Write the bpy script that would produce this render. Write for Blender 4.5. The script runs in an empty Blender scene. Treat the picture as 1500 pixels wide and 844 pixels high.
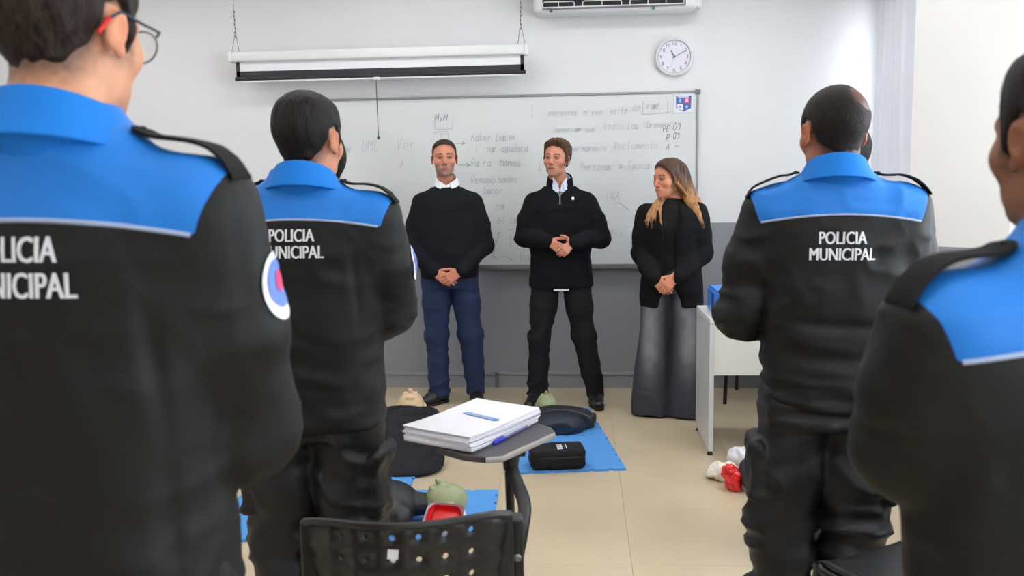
import bpy, bmesh, math, random
import numpy as np
from math import sin, cos, pi, radians, sqrt
from mathutils import Vector, Matrix
from mathutils.bvhtree import BVHTree
random.seed(7)
SC = bpy.context.scene
COL = SC.collection

# ------------------------------------------------------------------ camera, world, lights, exposure
CAM_F, CAM_YAW, CAM_PITCH, CAM_ROLL, CAM_H = 1300.0, radians(4.4), radians(6.886), radians(-0.9), 1.5
_fw = np.array([-sin(CAM_YAW)*cos(CAM_PITCH), cos(CAM_YAW)*cos(CAM_PITCH), -sin(CAM_PITCH)])
_r = np.array([cos(CAM_YAW), sin(CAM_YAW), 0.0]); _u = np.cross(_r, _fw)
_R = _r*cos(CAM_ROLL)+_u*sin(CAM_ROLL); _U = -_r*sin(CAM_ROLL)+_u*cos(CAM_ROLL)
cd = bpy.data.cameras.new('camera'); cam = bpy.data.objects.new('camera', cd); COL.objects.link(cam)
cam.matrix_world = Matrix(((_R[0], _U[0], -_fw[0], 0), (_R[1], _U[1], -_fw[1], 0), (_R[2], _U[2], -_fw[2], CAM_H), (0, 0, 0, 1)))
cd.sensor_width = 36.0; cd.lens = CAM_F*36.0/1500.0; cd.clip_start = 0.05
cd.dof.use_dof = True; cd.dof.focus_distance = 4.6; cd.dof.aperture_fstop = 5.0
SC.camera = cam
w = bpy.data.worlds.new('world'); SC.world = w; w.use_nodes = True
w.node_tree.nodes['Background'].inputs[0].default_value = (0.86, 0.93, 1.0, 1)
w.node_tree.nodes['Background'].inputs[1].default_value = 6.5
SC.view_settings.view_transform = 'Standard'; SC.view_settings.look = 'None'
SC.view_settings.gamma = 1.0; SC.view_settings.use_curve_mapping = False
SC.view_settings.exposure = 0.5
LAMP_POWER = 7.6      # emission strength of the ceiling lamps' diffusers

def ray(px, py):
    return _R*(px-750)/CAM_F+_U*(422-py)/CAM_F+_fw
def on_y(px, py, y):      # point of the photograph on a wall plane
    d = ray(px, py); t = y/d[1]; return np.array([d[0]*t, y, d[2]*t+CAM_H])
def on_z(px, py, z=0.0):  # point of the photograph on the floor or a table top
    d = ray(px, py); t = (z-CAM_H)/d[2]; return np.array([d[0]*t, d[1]*t, z])

# ------------------------------------------------------------------ materials
def rgb(r, g, b):
    f = lambda c: (c/255/12.92) if c/255 <= .04045 else ((c/255+.055)/1.055)**2.4
    return (f(r), f(g), f(b), 1)
def mat(name, col, rough=.6, metal=0., bump=0., bscale=200., var=0., vscale=8., emit=0., sheen=0., spec=.5, sss=0., coat=0.):
    m = bpy.data.materials.new(name); m.use_nodes = True; nt = m.node_tree; b = nt.nodes['Principled BSDF']
    b.inputs['Base Color'].default_value = col; b.inputs['Roughness'].default_value = rough; b.inputs['Metallic'].default_value = metal
    b.inputs['Specular IOR Level'].default_value = spec; b.inputs['Sheen Weight'].default_value = sheen
    b.inputs['Coat Weight'].default_value = coat
    if sss: b.inputs['Subsurface Weight'].default_value = sss; b.inputs['Subsurface Radius'].default_value = (.01, .004, .002)
    if emit: b.inputs['Emission Color'].default_value = col; b.inputs['Emission Strength'].default_value = emit
    tc = nt.nodes.new('ShaderNodeTexCoord')
    if var:
        n = nt.nodes.new('ShaderNodeTexNoise'); n.inputs['Scale'].default_value = vscale; n.inputs['Detail'].default_value = 4
        nt.links.new(tc.outputs['Object'], n.inputs['Vector'])
        r = nt.nodes.new('ShaderNodeValToRGB'); r.color_ramp.elements[0].position = .3; r.color_ramp.elements[1].position = .7
        r.color_ramp.elements[0].color = tuple(c*(1-var) for c in col[:3])+(1,)
        r.color_ramp.elements[1].color = tuple(min(1, c*(1+var)) for c in col[:3])+(1,)
        nt.links.new(n.outputs['Fac'], r.inputs['Fac']); nt.links.new(r.outputs['Color'], b.inputs['Base Color'])
    if bump:
        n = nt.nodes.new('ShaderNodeTexNoise'); n.inputs['Scale'].default_value = bscale; n.inputs['Detail'].default_value = 3
        nt.links.new(tc.outputs['Object'], n.inputs['Vector'])
        bp = nt.nodes.new('ShaderNodeBump'); bp.inputs['Strength'].default_value = bump; bp.inputs['Distance'].default_value = .002
        nt.links.new(n.outputs['Fac'], bp.inputs['Height']); nt.links.new(bp.outputs['Normal'], b.inputs['Normal'])
    return m
def attr_mat(name, rough, sss=0., bump=.2, bscale=300., sheen=0., spec=.4):   # colour from the mesh's own colour attribute
    m = mat(name, (1, 1, 1, 1), rough, bump=bump, bscale=bscale, sss=sss, sheen=sheen, spec=spec); nt = m.node_tree
    a = nt.nodes.new('ShaderNodeAttribute'); a.attribute_name = 'Col'
    nt.links.new(a.outputs['Color'], nt.nodes['Principled BSDF'].inputs['Base Color']); return m

M = {}
M['wall_white'] = mat('wall_white', rgb(228, 228, 229), .85, bump=.15, bscale=60, var=.012, vscale=2)
M['column_white'] = mat('column_white', rgb(230, 228, 224), .8, bump=.2, bscale=40, var=.03, vscale=1.7)
M['wall_grey'] = mat('wall_grey', rgb(146, 147, 152), .5, bump=.15, bscale=60, var=.03, vscale=3)
M['ceiling'] = mat('ceiling_white', rgb(235, 235, 235), .9)
M['tile'] = mat('floor_tile', rgb(203, 186, 157), .26, var=.05, vscale=2.2, bump=.04, bscale=90)
M['grout'] = mat('grout', rgb(190, 174, 147), .5)
M['black_plastic'] = mat('black_plastic', rgb(30, 30, 31), .4, bump=.2, bscale=500)
M['black_metal'] = mat('black_metal', rgb(24, 24, 25), .35)
M['grey_laminate'] = mat('grey_laminate', rgb(72, 68, 72), .45, var=.05, vscale=30)
M['light_edge'] = mat('light_edge', rgb(170, 165, 160), .5)
M['alu'] = mat('aluminium', rgb(150, 150, 152), .35, metal=.8)
M['board'] = mat('whiteboard_enamel', rgb(216, 219, 219), .22, spec=.5)
M['marker'] = mat('marker_faint', rgb(176, 180, 190), .6)
M['marker_dark'] = mat('marker_dark', rgb(122, 126, 132), .6)
M['marker_blue'] = mat('marker_faint_blue', rgb(186, 190, 208), .6)
M['white_paint'] = mat('white_plastic', rgb(226, 227, 226), .35)
M['screen'] = mat('screen_cloth', rgb(232, 232, 236), .8)
M['screen_black'] = mat('screen_border', rgb(42, 40, 46), .6)
M['clock_face'] = mat('clock_face', rgb(226, 225, 236), .3)
M['clock_rim'] = mat('clock_rim', rgb(222, 222, 226), .25, coat=.3)
M['grey_ink'] = mat('grey_ink', rgb(120, 118, 128), .5)
M['dark_ink'] = mat('dark_ink', rgb(80, 80, 86), .5)
M['outlet_shade'] = mat('vent_shade', rgb(30, 26, 28), .7)
M['desk_white'] = mat('desk_laminate', rgb(224, 222, 214), .4)
M['desk_grey'] = mat('desk_side_laminate', rgb(205, 207, 205), .4)
M['blue_box'] = mat('blue_plastic_box', rgb(62, 138, 226), .35)
M['foam'] = mat('blue_foam', rgb(84, 154, 226), .75, bump=.4, bscale=350, var=.04, vscale=6)
M['paper'] = mat('paper', rgb(232, 231, 238), .7)
M['paper_edge'] = mat('paper_edges', rgb(205, 204, 214), .8, bump=.5, bscale=40)
M['blue_print'] = mat('blue_print', rgb(104, 152, 214), .6)
M['pen_blue'] = mat('pen_blue', rgb(36, 40, 196), .3)
M['pen_clear'] = mat('pen_barrel', rgb(112, 112, 160), .25)
M['black_cloth'] = mat('black_nylon', rgb(26, 26, 32), .7, bump=.5, bscale=300, spec=.3)
M['manikin_black'] = mat('manikin_black_vinyl', rgb(34, 36, 38), .42, bump=.1, bscale=60)
M['manikin_navy'] = mat('manikin_navy_vinyl', rgb(26, 34, 50), .5)
M['manikin_beige'] = mat('manikin_beige', rgb(226, 194, 156), .5, sss=.05)
M['manikin_green'] = mat('manikin_olive', rgb(158, 164, 122), .35, var=.08, vscale=14)
M['red'] = mat('red_plastic', rgb(214, 20, 26), .3)
M['red_foil'] = mat('red_cellophane', rgb(226, 22, 20), .18, bump=1, bscale=60, coat=.5)
M['white_cloth'] = mat('white_gauze', rgb(232, 224, 208), .8, bump=.8, bscale=60)
M['curtain'] = mat('curtain_white', rgb(226, 226, 230), .85, bump=.3, bscale=400)
def _tr():
    nt = M['curtain'].node_tree; t = nt.nodes.new('ShaderNodeBsdfTranslucent'); t.inputs[0].default_value = (.8, .8, .82, 1); x = nt.nodes.new('ShaderNodeMixShader'); x.inputs[0].default_value = .22
    nt.links.new(nt.nodes['Principled BSDF'].outputs[0], x.inputs[1]); nt.links.new(t.outputs[0], x.inputs[2]); nt.links.new(x.outputs[0], nt.nodes['Material Output'].inputs[0])
_tr()
M['diffuser'] = mat('lamp_diffuser', (1, .985, .965, 1), .5, emit=LAMP_POWER)
M['leather'] = mat('shoe_leather', rgb(24, 24, 26), .32, bump=.3, bscale=120)
M['rubber'] = mat('rubber_sole', rgb(20, 20, 20), .7)
M['letter'] = mat('reflective_lettering', rgb(222, 224, 230), .5, bump=.4, bscale=900)
M['piping'] = mat('grey_piping', rgb(156, 170, 200), .5)
M['uni_blue'] = mat('uniform_blue', rgb(26, 116, 202), .7, bump=.25, bscale=260, var=.03, vscale=14, spec=.2)
M['uni_black'] = mat('uniform_black', rgb(17, 17, 17), .8, bump=.3, bscale=260, spec=.2)
M['uni_trousers'] = mat('uniform_trousers', rgb(19, 19, 23), .52, bump=.4, bscale=220, spec=.45)
M['sweater'] = mat('sweater_knit', rgb(22, 23, 29), .9, bump=.8, bscale=320, spec=.2)
M['fleece'] = mat('fleece_black', rgb(17, 16, 21), .9, bump=.6, bscale=260, spec=.2)
M['blazer'] = mat('blazer_black', rgb(15, 16, 18), .85, bump=.5, bscale=300, spec=.2)
M['knit_black'] = mat('ribbed_knit', rgb(12, 13, 15), .95, bump=.3, bscale=300)
M['navy'] = mat('navy_trousers', rgb(24, 40, 76), .8, bump=.4, bscale=300, var=.12, vscale=9)
M['black_jeans'] = mat('black_jeans', rgb(20, 20, 23), .8, bump=.4, bscale=300, var=.1, spec=.3, vscale=8)
M['shirt'] = mat('white_shirt', rgb(234, 236, 242), .7)
M['shirt_blue'] = mat('pale_blue_shirt', rgb(196, 204, 226), .7)
M['denim'] = attr_mat('faded_denim', .85, bump=.5, bscale=300)
M['skin'] = attr_mat('skin', .48, sss=.06, bump=.12, bscale=260, spec=.35)
M['lens'] = mat('spectacle_lens', (.95, .97, 1, 1), .02)
b = M['lens'].node_tree.nodes['Principled BSDF']; b.inputs['Alpha'].default_value = .18
M['frame_metal'] = mat('spectacle_frame', rgb(40, 52, 72), .3, metal=.3)
M['gold'] = mat('gold_ring', rgb(214, 190, 140), .25, metal=1)
def hair_mat(name, c0, c1, sx=160., rough=.6):
    m = mat(name, c0, rough, spec=.2); nt = m.node_tree; b = nt.nodes['Principled BSDF']
    tc = nt.nodes.new('ShaderNodeTexCoord'); mp = nt.nodes.new('ShaderNodeMapping'); mp.inputs['Scale'].default_value = (sx, sx, sx*.12)
    n = nt.nodes.new('ShaderNodeTexNoise'); n.inputs['Scale'].default_value = 1.; n.inputs['Detail'].default_value = 5; n.inputs['Distortion'].default_value = .4
    r = nt.nodes.new('ShaderNodeValToRGB'); r.color_ramp.elements[0].color = c0; r.color_ramp.elements[1].color = c1
    r.color_ramp.elements[0].position = .35; r.color_ramp.elements[1].position = .68
    bp = nt.nodes.new('ShaderNodeBump'); bp.inputs['Strength'].default_value = .9; bp.inputs['Distance'].default_value = .004
    L = nt.links.new
    L(tc.outputs['Object'], mp.inputs['Vector']); L(mp.outputs['Vector'], n.inputs['Vector']); L(n.outputs['Fac'], r.inputs['Fac'])
    L(r.outputs['Color'], b.inputs['Base Color']); L(n.outputs['Fac'], bp.inputs['Height']); L(bp.outputs['Normal'], b.inputs['Normal'])
    return m

# ------------------------------------------------------------------ object helpers
def tag(o, label=None, cat=None, group=None, kind=None):
    for k, v in (('label', label), ('category', cat), ('group', group), ('kind', kind)):
        if v: o[k] = v
    return o
def empty(name, loc=(0, 0, 0), rz=0.):
    o = bpy.data.objects.new(name, None); COL.objects.link(o); o.location = loc; o.rotation_euler = (0, 0, rz); o.empty_display_size = .1
    return o
def link(name, me, parent=None, m=None):
    o = bpy.data.objects.new(name, me); COL.objects.link(o)
    if parent: o.parent = parent
    if m:
        for x in (m if isinstance(m, (list, tuple)) else [m]): me.materials.append(x)
    return o
def np_mesh(name, V, Fq, parent=None, m=None, col=None, smooth=True, mi=None):
    V = np.asarray(V, np.float32); Fq = np.asarray(Fq, np.int32); k = Fq.shape[1]
    me = bpy.data.meshes.new(name); me.vertices.add(len(V)); me.vertices.foreach_set('co', V.ravel())
    me.loops.add(Fq.size); me.loops.foreach_set('vertex_index', Fq.ravel())
    me.polygons.add(len(Fq)); me.polygons.foreach_set('loop_start', np.arange(0, Fq.size, k, dtype=np.int32))
    me.polygons.foreach_set('loop_total', np.full(len(Fq), k, np.int32))
    me.polygons.foreach_set('use_smooth', np.full(len(Fq), smooth))
    if mi is not None: me.polygons.foreach_set('material_index', mi.astype(np.int32))
    me.update(calc_edges=True)
    if col is not None:
        a = me.attributes.new('Col', 'FLOAT_COLOR', 'POINT'); c = np.ones((len(V), 4), np.float32); c[:, :3] = col; a.data.foreach_set('color', c.ravel())
    return link(name, me, parent, m)
class MB:                                                    # collects shapes, build() links them as one mesh object
    def __init__(s): s.b = bmesh.new()
    def box(s, c, d, rz=0., bev=0., rot=None, seg=2):
        r = bmesh.ops.create_cube(s.b, size=1.0); v = r['verts']
        bmesh.ops.scale(s.b, vec=d, verts=v)
        if bev:
            e = list({e for x in v for e in x.link_edges})
            q = bmesh.ops.bevel(s.b, geom=e, offset=bev, segments=seg, affect='EDGES', profile=.5); v = list({x for f in q['faces'] for x in f.verts} | {x for x in v if x.is_valid})
        Mx = Matrix.Translation(c) @ (rot.to_4x4() if rot else Matrix.Rotation(rz, 4, 'Z'))
        bmesh.ops.transform(s.b, matrix=Mx, verts=v); return s
    def cyl(s, a, b2, r, r2=None, n=16, cap=True):
        a = Vector(a); b2 = Vector(b2); d = b2-a
        q = bmesh.ops.create_cone(s.b, cap_ends=cap, segments=n, radius1=r, radius2=(r if r2 is None else r2), depth=d.length)
        Mx = Matrix.Translation((a+b2)/2) @ d.to_track_quat('Z', 'Y').to_matrix().to_4x4()
        bmesh.ops.transform(s.b, matrix=Mx, verts=q['verts']); return s
    def tube(s, pts, r, n=10, flat=1., up=None, closed=False):
        P = [Vector(p) for p in pts]; rings = []; N = len(P); prev = None
        for i, p in enumerate(P):
            if closed: t = (P[(i+1) % N]-P[i-1]).normalized()
            else: t = (P[min(i+1, N-1)]-P[max(i-1, 0)]).normalized()
            ref = Vector(up) if up else (prev if prev else (Vector((0, 0, 1)) if abs(t.z) < .9 else Vector((1, 0, 0))))
            x = t.cross(ref).normalized(); y = x.cross(t).normalized(); prev = y
            rr = r[i] if isinstance(r, (list, tuple)) else r
            rings.append([s.b.verts.new(p+x*cos(a)*rr*flat+y*sin(a)*rr) for a in [2*pi*k/n for k in range(n)]])
        for i in range(N if closed else N-1):
            A, B = rings[i], rings[(i+1) % N]
            for k in range(n): s.b.faces.new((A[k], A[(k+1) % n], B[(k+1) % n], B[k]))
        if not closed: s.b.faces.new(rings[0][::-1]); s.b.faces.new(rings[-1])
        return s
    def prism(s, pts, z0, z1):
        lo = [s.b.verts.new((p[0], p[1], z0)) for p in pts]; hi = [s.b.verts.new((p[0], p[1], z1)) for p in pts]; n = len(pts)
        s.b.faces.new(lo[::-1]); s.b.faces.new(hi)
        for i in range(n): s.b.faces.new((lo[i], lo[(i+1) % n], hi[(i+1) % n], hi[i]))
        return s
    def poly(s, pts): s.b.faces.new([s.b.verts.new(p) for p in pts]); return s
    def sphere(s, c, r, sc=(1, 1, 1), n=20):
        q = bmesh.ops.create_uvsphere(s.b, u_segments=n, v_segments=n//2+2, radius=r)
        bmesh.ops.scale(s.b, vec=sc, verts=q['verts']); bmesh.ops.translate(s.b, vec=c, verts=q['verts']); return s
    def build(s, name, m, parent=None, smooth=False, loc=None):
        bmesh.ops.recalc_face_normals(s.b, faces=s.b.faces)
        me = bpy.data.meshes.new(name); s.b.to_mesh(me); s.b.free()
        if smooth:
            me.polygons.foreach_set('use_smooth', [True]*len(me.polygons))
            me.set_sharp_from_angle(angle=radians(40))
        o = link(name, me, parent, m)
        if loc is not None: o.location = loc
        return o
def spline(pts, n=8):                                       # Catmull-Rom
    P = [np.array(p, float) for p in pts]; P = [2*P[0]-P[1]]+P+[2*P[-1]-P[-2]]; out = []
    for i in range(1, len(P)-2):
        for k in range(n):
            t = k/n; a, b_, c, d = P[i-1:i+3]
            out.append(.5*((2*b_)+(-a+c)*t+(2*a-5*b_+4*c-d)*t*t+(-a+3*b_-3*c+d)*t**3))
    out.append(P[-2]); return out

# ------------------------------------------------------------------ implicit surfaces (one smooth union = one continuous mesh)
def sstep(a, b_, x): t = np.clip((x-a)/(b_-a), 0, 1); return t*t*(3-2*t)
def rcone(a, b_, ra, rb):
    a = np.array(a, float); b_ = np.array(b_, float); ba = b_-a; L = max(ba@ba, 1e-12)
    def f(x, y, z):
        px, py, pz = x-a[0], y-a[1], z-a[2]; h = np.clip((px*ba[0]+py*ba[1]+pz*ba[2])/L, 0, 1)
        return np.sqrt((px-ba[0]*h)**2+(py-ba[1]*h)**2+(pz-ba[2]*h)**2)-(ra+(rb-ra)*h)
    r = max(ra, rb); return f, np.minimum(a, b_)-r, np.maximum(a, b_)+r
def ell(c, r, R=None):
    c = np.array(c, float); r = np.array(r if hasattr(r, '__len__') else (r, r, r), float)
    R = np.array(R if R is not None else np.eye(3))
    def f(x, y, z):
        px, py, pz = x-c[0], y-c[1], z-c[2]
        q = [(px*R[0][i]+py*R[1][i]+pz*R[2][i]) for i in range(3)]
        k0 = np.sqrt(sum((q[i]/r[i])**2 for i in range(3))); k1 = np.sqrt(sum((q[i]/r[i]**2)**2 for i in range(3)))
        return k0*(k0-1)/np.maximum(k1, 1e-6)
    m = np.sqrt((R**2)@(r**2)); return f, c-m, c+m
def rbox(c, h, R=None, rd=.01):
    c = np.array(c, float); h = np.array(h, float); R = np.array(R if R is not None else np.eye(3))
    def f(x, y, z):
        px, py, pz = x-c[0], y-c[1], z-c[2]
        q = [np.abs(px*R[0][i]+py*R[1][i]+pz*R[2][i])-h[i]+rd for i in range(3)]
        return np.sqrt(sum(np.maximum(v, 0)**2 for v in q))+np.minimum(np.maximum(np.maximum(q[0], q[1]), q[2]), 0)-rd
    m = np.abs(R)@h; return f, c-m, c+m
def loft(T, n=2.3, z0=None, z1=None):                        # rows (z, half width, half depth, cx, cy)
    T = np.array(T, float); z0 = T[0, 0] if z0 is None else z0; z1 = T[-1, 0] if z1 is None else z1
    def f(x, y, z):
        zz = np.clip(z, T[0, 0], T[-1, 0]); g = lambda i: np.interp(zz, T[:, 0], T[:, i])
        a, b_, cx, cy = g(1), g(2), g(3), g(4)
        q = (np.abs((x-cx)/a)**n+np.abs((y-cy)/b_)**n)**(1/n)
        return np.maximum(np.maximum((q-1)*np.minimum(a, b_), z0-z), z-z1)
    A = T[:, 1].max(); B = T[:, 2].max()
    return f, np.array([T[:, 3].min()-A, T[:, 4].min()-B, z0]), np.array([T[:, 3].max()+A, T[:, 4].max()+B, z1])
def rotm(rx=0, ry=0, rz=0):
    return np.array(Matrix.Rotation(rz, 3, 'Z') @ Matrix.Rotation(ry, 3, 'Y') @ Matrix.Rotation(rx, 3, 'X'))
class Field:
    def __init__(s, res): s.res = res; s.ops = []
    def add(s, p, k=.01): s.ops.append((p, k, 'u')); return s
    def sub(s, p, k=.01): s.ops.append((p, k, 's')); return s
    def cut(s, fn): s.ops.append(((fn, None, None), 0, 'c')); return s
    def chain(s, pts, rad, k=.02, k0=None):
        for i in range(len(pts)-1): s.add(rcone(pts[i], pts[i+1], rad[i], rad[i+1]), k0 if (i == 0 and k0) else k)
        return s
    def build(s):
        U = [o for o in s.ops if o[2] == 'u']; r = s.res
        lo = np.min([o[0][1] for o in U], 0)-3*r; hi = np.max([o[0][2] for o in U], 0)+3*r
        n = np.ceil((hi-lo)/r).astype(int)+1
        ax = [(lo[i]+np.arange(n[i])*r).astype(np.float32) for i in range(3)]
        D = np.full(tuple(n), .15, np.float32)
        for (fn, a, b_), k, mode in s.ops:
            if mode == 'c':
                D = np.maximum(D, fn(ax[0][:, None, None], ax[1][None, :, None], ax[2][None, None, :])).astype(np.float32); continue
            i0 = np.clip(np.floor((a-k-2*r-lo)/r).astype(int), 0, n-1); i1 = np.clip(np.ceil((b_+k+2*r-lo)/r).astype(int)+1, 1, n)
            if np.any(i1 <= i0): continue
            sl = tuple(slice(i0[i], i1[i]) for i in range(3))
            d = fn(ax[0][sl[0]][:, None, None], ax[1][sl[1]][None, :, None], ax[2][sl[2]][None, None, :]); C = D[sl]
            if mode == 'u':
                h = np.maximum(k-np.abs(C-d), 0)/max(k, 1e-9); D[sl] = np.minimum(C, d)-h*h*k*.25
            else:
                d = -d; h = np.maximum(k-np.abs(C-d), 0)/max(k, 1e-9); D[sl] = np.maximum(C, d)+h*h*k*.25
        return nets(D, lo, r)
def nets(D, lo, r):
    D = D.copy()
    for ax_ in range(3):
        sl = [slice(None)]*3
        for e in (0, -1): sl[ax_] = e; D[tuple(sl)] = np.maximum(D[tuple(sl)], r)
    S = D < 0; c = S[:-1, :-1, :-1].astype(np.int8)
    for o in [(1, 0, 0), (0, 1, 0), (0, 0, 1), (1, 1, 0), (1, 0, 1), (0, 1, 1), (1, 1, 1)]:
        c = c+S[o[0]:S.shape[0]-1+o[0], o[1]:S.shape[1]-1+o[1], o[2]:S.shape[2]-1+o[2]]
    I = np.argwhere((c > 0) & (c < 8)); idx = np.full(c.shape, -1, np.int32); idx[tuple(I.T)] = np.arange(len(I))
    acc = np.zeros((len(I), 3)); cnt = np.zeros(len(I))
    offs = np.array([(i, j, k) for i in (0, 1) for j in (0, 1) for k in (0, 1)])
    val = {tuple(o): D[I[:, 0]+o[0], I[:, 1]+o[1], I[:, 2]+o[2]] for o in offs}
    for o in offs:
        for a in range(3):
            if o[a] == 0:
                p = o.copy(); p[a] = 1; v0 = val[tuple(o)]; v1 = val[tuple(p)]; m = (v0 < 0) != (v1 < 0)
                t = np.where(m, v0/np.where(m, v0-v1, 1), 0)
                for b_ in range(3): acc[:, b_] += m*(o[b_]+(t if b_ == a else 0))
                cnt += m
    V = (I+acc/cnt[:, None])*r+lo; Q = []
    for a in range(3):
        b_, c_ = (a+1) % 3, (a+2) % 3
        s0 = [slice(0, -1)]*3; s0[a] = slice(0, -1); s1 = list(s0); s1[a] = slice(1, None)
        s0[b_] = s1[b_] = slice(1, -1); s0[c_] = s1[c_] = slice(1, -1)
        A, B = S[tuple(s0)], S[tuple(s1)]; E = np.argwhere(A != B)
        if not len(E): continue
        inside = A[tuple(E.T)]; E = E.copy(); E[:, b_] += 1; E[:, c_] += 1
        def g(db, dc):
            X = E.copy(); X[:, b_] -= db; X[:, c_] -= dc; return idx[tuple(X.T)]
        q = np.stack([g(1, 1), g(0, 1), g(0, 0), g(1, 0)], 1); q[~inside] = q[~inside][:, ::-1]; Q.append(q)
    Q = np.concatenate(Q); Q = Q[(Q >= 0).all(1)]
    return V, Q
def normals(V, Q):
    n = np.cross(V[Q[:, 2]]-V[Q[:, 0]], V[Q[:, 3 if Q.shape[1] > 3 else 1]]-V[Q[:, 1]]) if Q.shape[1] > 3 else np.cross(V[Q[:, 1]]-V[Q[:, 0]], V[Q[:, 2]]-V[Q[:, 0]])
    N = np.zeros_like(V)
    for k in range(Q.shape[1]):
        for a in range(3): N[:, a] += np.bincount(Q[:, k], n[:, a], len(V))
    return N/np.maximum(np.linalg.norm(N, axis=1, keepdims=True), 1e-9)
def relax(V, Q, it=1, w=.5):
    for _ in range(it):
        S = np.zeros_like(V); C = np.zeros(len(V))
        for k in range(4):
            j = Q[:, (k+1) % 4]
            for a in range(3): S[:, a] += np.bincount(Q[:, k], V[j, a], len(V))
            C += np.bincount(Q[:, k], minlength=len(V))
        V = V*(1-w)+w*S/np.maximum(C, 1)[:, None]
    return V
def vnoise(P, seed=0):
    P = np.asarray(P, float); i = np.floor(P).astype(np.int64); f = P-i; u = f*f*(3-2*f); out = 0
    for dx in (0, 1):
        for dy in (0, 1):
            for dz in (0, 1):
                h = ((i[:, 0]+dx)*374761393+(i[:, 1]+dy)*668265263+(i[:, 2]+dz)*2147483647+seed*974634777) & 0xffffffff
                h = ((h ^ (h >> 13))*1274126177) & 0xffffffff; h = ((h ^ (h >> 16)) & 0xffff)/32767.5-1
                out = out+h*(u[:, 0] if dx else 1-u[:, 0])*(u[:, 1] if dy else 1-u[:, 1])*(u[:, 2] if dz else 1-u[:, 2])
    return out
def ridge(P, seed=0):
    q = P+.6*np.stack([vnoise(P*.6, seed+5), vnoise(P*.6+9, seed+6), vnoise(P*.6-7, seed+8)], 1)
    return 1-2*np.abs(vnoise(q, seed))**.8
def seg_dist(P, a, b_):
    a = np.array(a, float); b_ = np.array(b_, float); ba = b_-a; h = np.clip((P-a)@ba/(ba@ba), 0, 1); return np.linalg.norm(P-a-h[:, None]*ba, axis=1), h
def poly_sd(poly, y, z):                                     # signed distance (inside > 0) to a 2D polygon
    P = np.array(poly, float); n = len(P); d = np.full(y.shape, 1e9); ins = np.zeros(y.shape, bool)
    for i in range(n):
        a, b_ = P[i], P[(i+1) % n]; e = b_-a; wy, wz = y-a[0], z-a[1]; h = np.clip((wy*e[0]+wz*e[1])/(e@e), 0, 1)
        d = np.minimum(d, (wy-e[0]*h)**2+(wz-e[1]*h)**2)
        c1 = (a[1] > z) != (b_[1] > z)
        with np.errstate(all='ignore'): ins ^= c1 & (y < (b_[0]-a[0])*(z-a[1])/(b_[1]-a[1]+1e-12)+a[0])
    return np.where(ins, 1, -1)*np.sqrt(d)
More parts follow.
